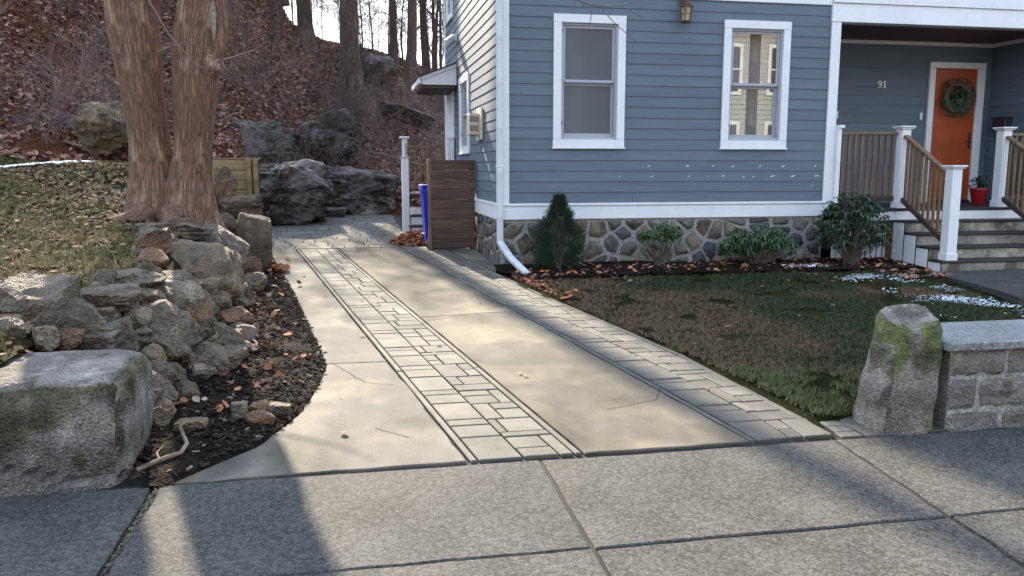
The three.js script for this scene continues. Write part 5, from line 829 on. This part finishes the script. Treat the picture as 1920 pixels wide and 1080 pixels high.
// ------------------------------------------------------------------ shrubs of the foundation bed
{
  seed = 5100;
  const y = thing('yew_shrub', 'dense dark conical yew next to the downspout', 'shrub', [0.73, 0.24, 0.45]), nm = new MB(), T = new Tubes();
  for (let i = 0; i < 3600; i++) {
    const h = Math.pow(rnd(), 0.9), a = rr(0, 6.283), R = (h < 0.5 ? 0.3 - 0.12 * h * h : 0.27 * Math.pow((1 - h) / 0.5, 1.25) + 0.015) * (1 + 0.5 * n3(Math.cos(a) * 2.2, h * 8, Math.sin(a) * 2.2)), r = R * Math.sqrt(rr(0.25, 1)), X = 0.73 + Math.cos(a) * r, Z = 0.45 + Math.sin(a) * r * 0.9, Y = 0.26 + h * 0.93;
    const l = rr(0.06, 0.12), d = V(Math.cos(a) * 0.7 + rr(-0.4, 0.4), rr(0.5, 1.1), Math.sin(a) * 0.7 + rr(-0.4, 0.4)).normalize(), s = V(rr(-1, 1), rr(-1, 1), rr(-1, 1)).cross(d).normalize(), u = s.clone().cross(d);
    for (let k = 0; k < 7; k++) { const t = k / 7 * l, n = (k % 2 ? s : u).clone().multiplyScalar(k % 4 < 2 ? 1 : -1), b = [X + d.x * t, Y + d.y * t, Z + d.z * t], e = n.multiplyScalar(0.02).addScaledVector(d, 0.014); nm.tri(b, [b[0] + d.x * 0.007, b[1] + d.y * 0.007, b[2] + d.z * 0.007], [b[0] + e.x, b[1] + e.y, b[2] + e.z]); nm.tri(b, [b[0] + d.x * 0.007, b[1] + d.y * 0.007, b[2] + d.z * 0.007], [b[0] - e.x * 0.8 + d.x * 0.02, b[1] - e.y * 0.8 + d.y * 0.02, b[2] - e.z * 0.8 + d.z * 0.02]); }
  }
  for (let k = 0; k < 12; k++) { const a = k / 12 * 6.28; T.tube([V(0.73, 0.2, 0.45), V(0.73 + Math.cos(a) * 0.08, 0.5, 0.45 + Math.sin(a) * 0.08), V(0.73 + Math.cos(a) * 0.16 * rnd(), rr(0.75, 1.1), 0.45 + Math.sin(a) * 0.14)], [0.014, 0.01, 0.004], 5); }
  part('foliage', nm, mat(0.025, 0.045, 0.02, 0.7), y); part('stems', T.geo(), M.twig, y);
  const rhodo = (label, cx, cz, w, h0, h1, n, col, extra = 0) => {
    const t = thing('rhododendron', label, 'shrub', [cx, slope(cz), cz], 'broad leaved shrubs in the foundation bed'), lm = new MB(), S = new Tubes();
    for (let i = 0; i < n; i++) {
      const a = rr(0, 6.283), r = Math.sqrt(rnd()) * w / 2, x = cx + Math.cos(a) * r, z = cz + Math.sin(a) * r * 0.55, top = slope(cz) + h0 + (h1 - h0) * (0.35 + 0.65 * rnd()) * (1 - 0.35 * (2 * r / w) ** 2);
      if (rnd() < 0.3) S.tube([V(cx + rr(-0.1, 0.1), slope(cz), cz + rr(-0.06, 0.06)), V(cx + (x - cx) * 0.45, slope(cz) + (top - slope(cz)) * 0.5, cz + (z - cz) * 0.45), V(x, top, z)], [0.009, 0.007, 0.004], 5);
      const tw = rr(0, 1), m = 6 + Math.floor(rnd() * 4);
      for (let k = 0; k < m; k++) {
        const b = tw + k / m * 6.283 + rr(-0.2, 0.2), dr = rr(0.1, 0.95), l = rr(0.075, 0.125), wd = l * 0.16, dx = Math.cos(b) * Math.cos(dr), dz = Math.sin(b) * Math.cos(dr), dy = -Math.sin(dr), sx = -Math.sin(b) * wd, sz = Math.cos(b) * wd;
        const P = (f, s, y2 = 0) => [x + dx * l * f + sx * s, top + dy * l * f * (0.6 + 0.5 * f) + y2, z + dz * l * f + sz * s];
        lm.tri(P(0, 0), P(0.4, 1, 0.008), P(0.45, 0)); lm.tri(P(0, 0), P(0.45, 0), P(0.4, -1, 0.008)); lm.tri(P(0.4, 1, 0.008), P(1, 0), P(0.45, 0)); lm.tri(P(0.45, 0), P(1, 0), P(0.4, -1, 0.008));
      }
    }
    for (let k = 0; k < extra; k++) { const a = rr(-0.9, 0.9); S.tube([V(cx, slope(cz), cz), V(cx + Math.sin(a) * 0.2, slope(cz) + 0.2, cz + rr(-0.1, 0.1)), V(cx + Math.sin(a) * 0.42, slope(cz) + 0.3 + 0.12 * rnd(), cz + rr(-0.15, 0.15))], [0.006, 0.004, 0.002], 4); }
    part('leaves', lm, mat(col[0], col[1], col[2], 0.42), t); part('stems', S.geo(), M.twig, t);
  };
  rhodo('small leggy green shrub second from the downspout', 2.22, 0.35, 0.66, 0.3, 0.66, 62, [0.06, 0.105, 0.035], 26);
  rhodo('spreading bright green shrub beneath the far window', 3.65, 0.45, 1.15, 0.04, 0.62, 175, [0.05, 0.10, 0.035], 6);
  rhodo('tallest dark glossy shrub before the porch skirt', 5.0, 0.62, 1.1, 0.02, 1.1, 300, [0.035, 0.065, 0.03], 8);
}
// ------------------------------------------------------------------ across the street (mirrored by the panes)
{
  const opp = (name, label, x0, x1, z, h, m) => {
    const t = thing(name, label, 'house', [x0, 0, z]);
    const wn = [], n = Math.max(2, Math.round((x1 - x0) / 2.6)); for (let k = 0; k < n; k++) for (const y of [1.6, 4.6]) { const c = x0 + (k + 0.5) * (x1 - x0) / n; wn.push([c - 0.5, c + 0.5, y, y + 1.7]); }
    part('wall', new MB().box(x0, x1, 0, h, z, z + 8), m, t);
    for (let y = 0.3; y < h - 0.1; y += 0.2) part('clapboard', new MB().box(x0 - 0.01, x1 + 0.01, y, y + 0.17, z - 0.03, z - 0.002), m, t);
    for (const [a, b, c, d] of wn) { part('window_casing', new MB().box(a - 0.14, b + 0.14, c - 0.14, d + 0.14, z - 0.09, z - 0.031), M.white, t); part('window_pane', new MB().box(a, b, c, d, z - 0.1, z - 0.091), M.blindDark, t); part('window_rail', new MB().box(a, b, (c + d) / 2 - 0.03, (c + d) / 2 + 0.03, z - 0.12, z - 0.101), M.white, t); }
    const rf = new MB(), mz = z + 4, ry = h + 2.6; rf.quad([x0 - 0.4, h - 0.1, z - 0.5], [x1 + 0.4, h - 0.1, z - 0.5], [x1 + 0.4, ry, mz], [x0 - 0.4, ry, mz]).quad([x0 - 0.4, h - 0.1, z + 8.5], [x1 + 0.4, h - 0.1, z + 8.5], [x1 + 0.4, ry, mz], [x0 - 0.4, ry, mz]); for (const x of [x0, x1]) rf.tri([x, h, z], [x, h, z + 8], [x, ry, mz]); part('roof', rf, M.roof, t);
  };
  opp('neighbour_house', 'cream clapboard house across the street mirrored in the far window', 9.2, 21, 20, 7.2, mat(0.37, 0.38, 0.355, 0.7));
  opp('neighbour_house', 'grey house across the street facing the driveway', -8, 5.5, 21, 6.8, mat(0.2, 0.2, 0.2, 0.7));
  const p = thing('utility_pole', 'dark wooden utility pole at the kerb out of view', 'pole', [8.3, 0, 8.95]); part('pole', new MB().lathe([[0.15, -0.1], [0.14, 4], [0.11, 10], [0, 10.02]], 14, M4(8.3, 0, 8.95)), M.barkFar, p, true); part('crossarm', new MB().box(7.2, 9.4, 9.2, 9.32, 8.9, 9.0), M.barkFar, p);
}
renderer.render(scene, camera);
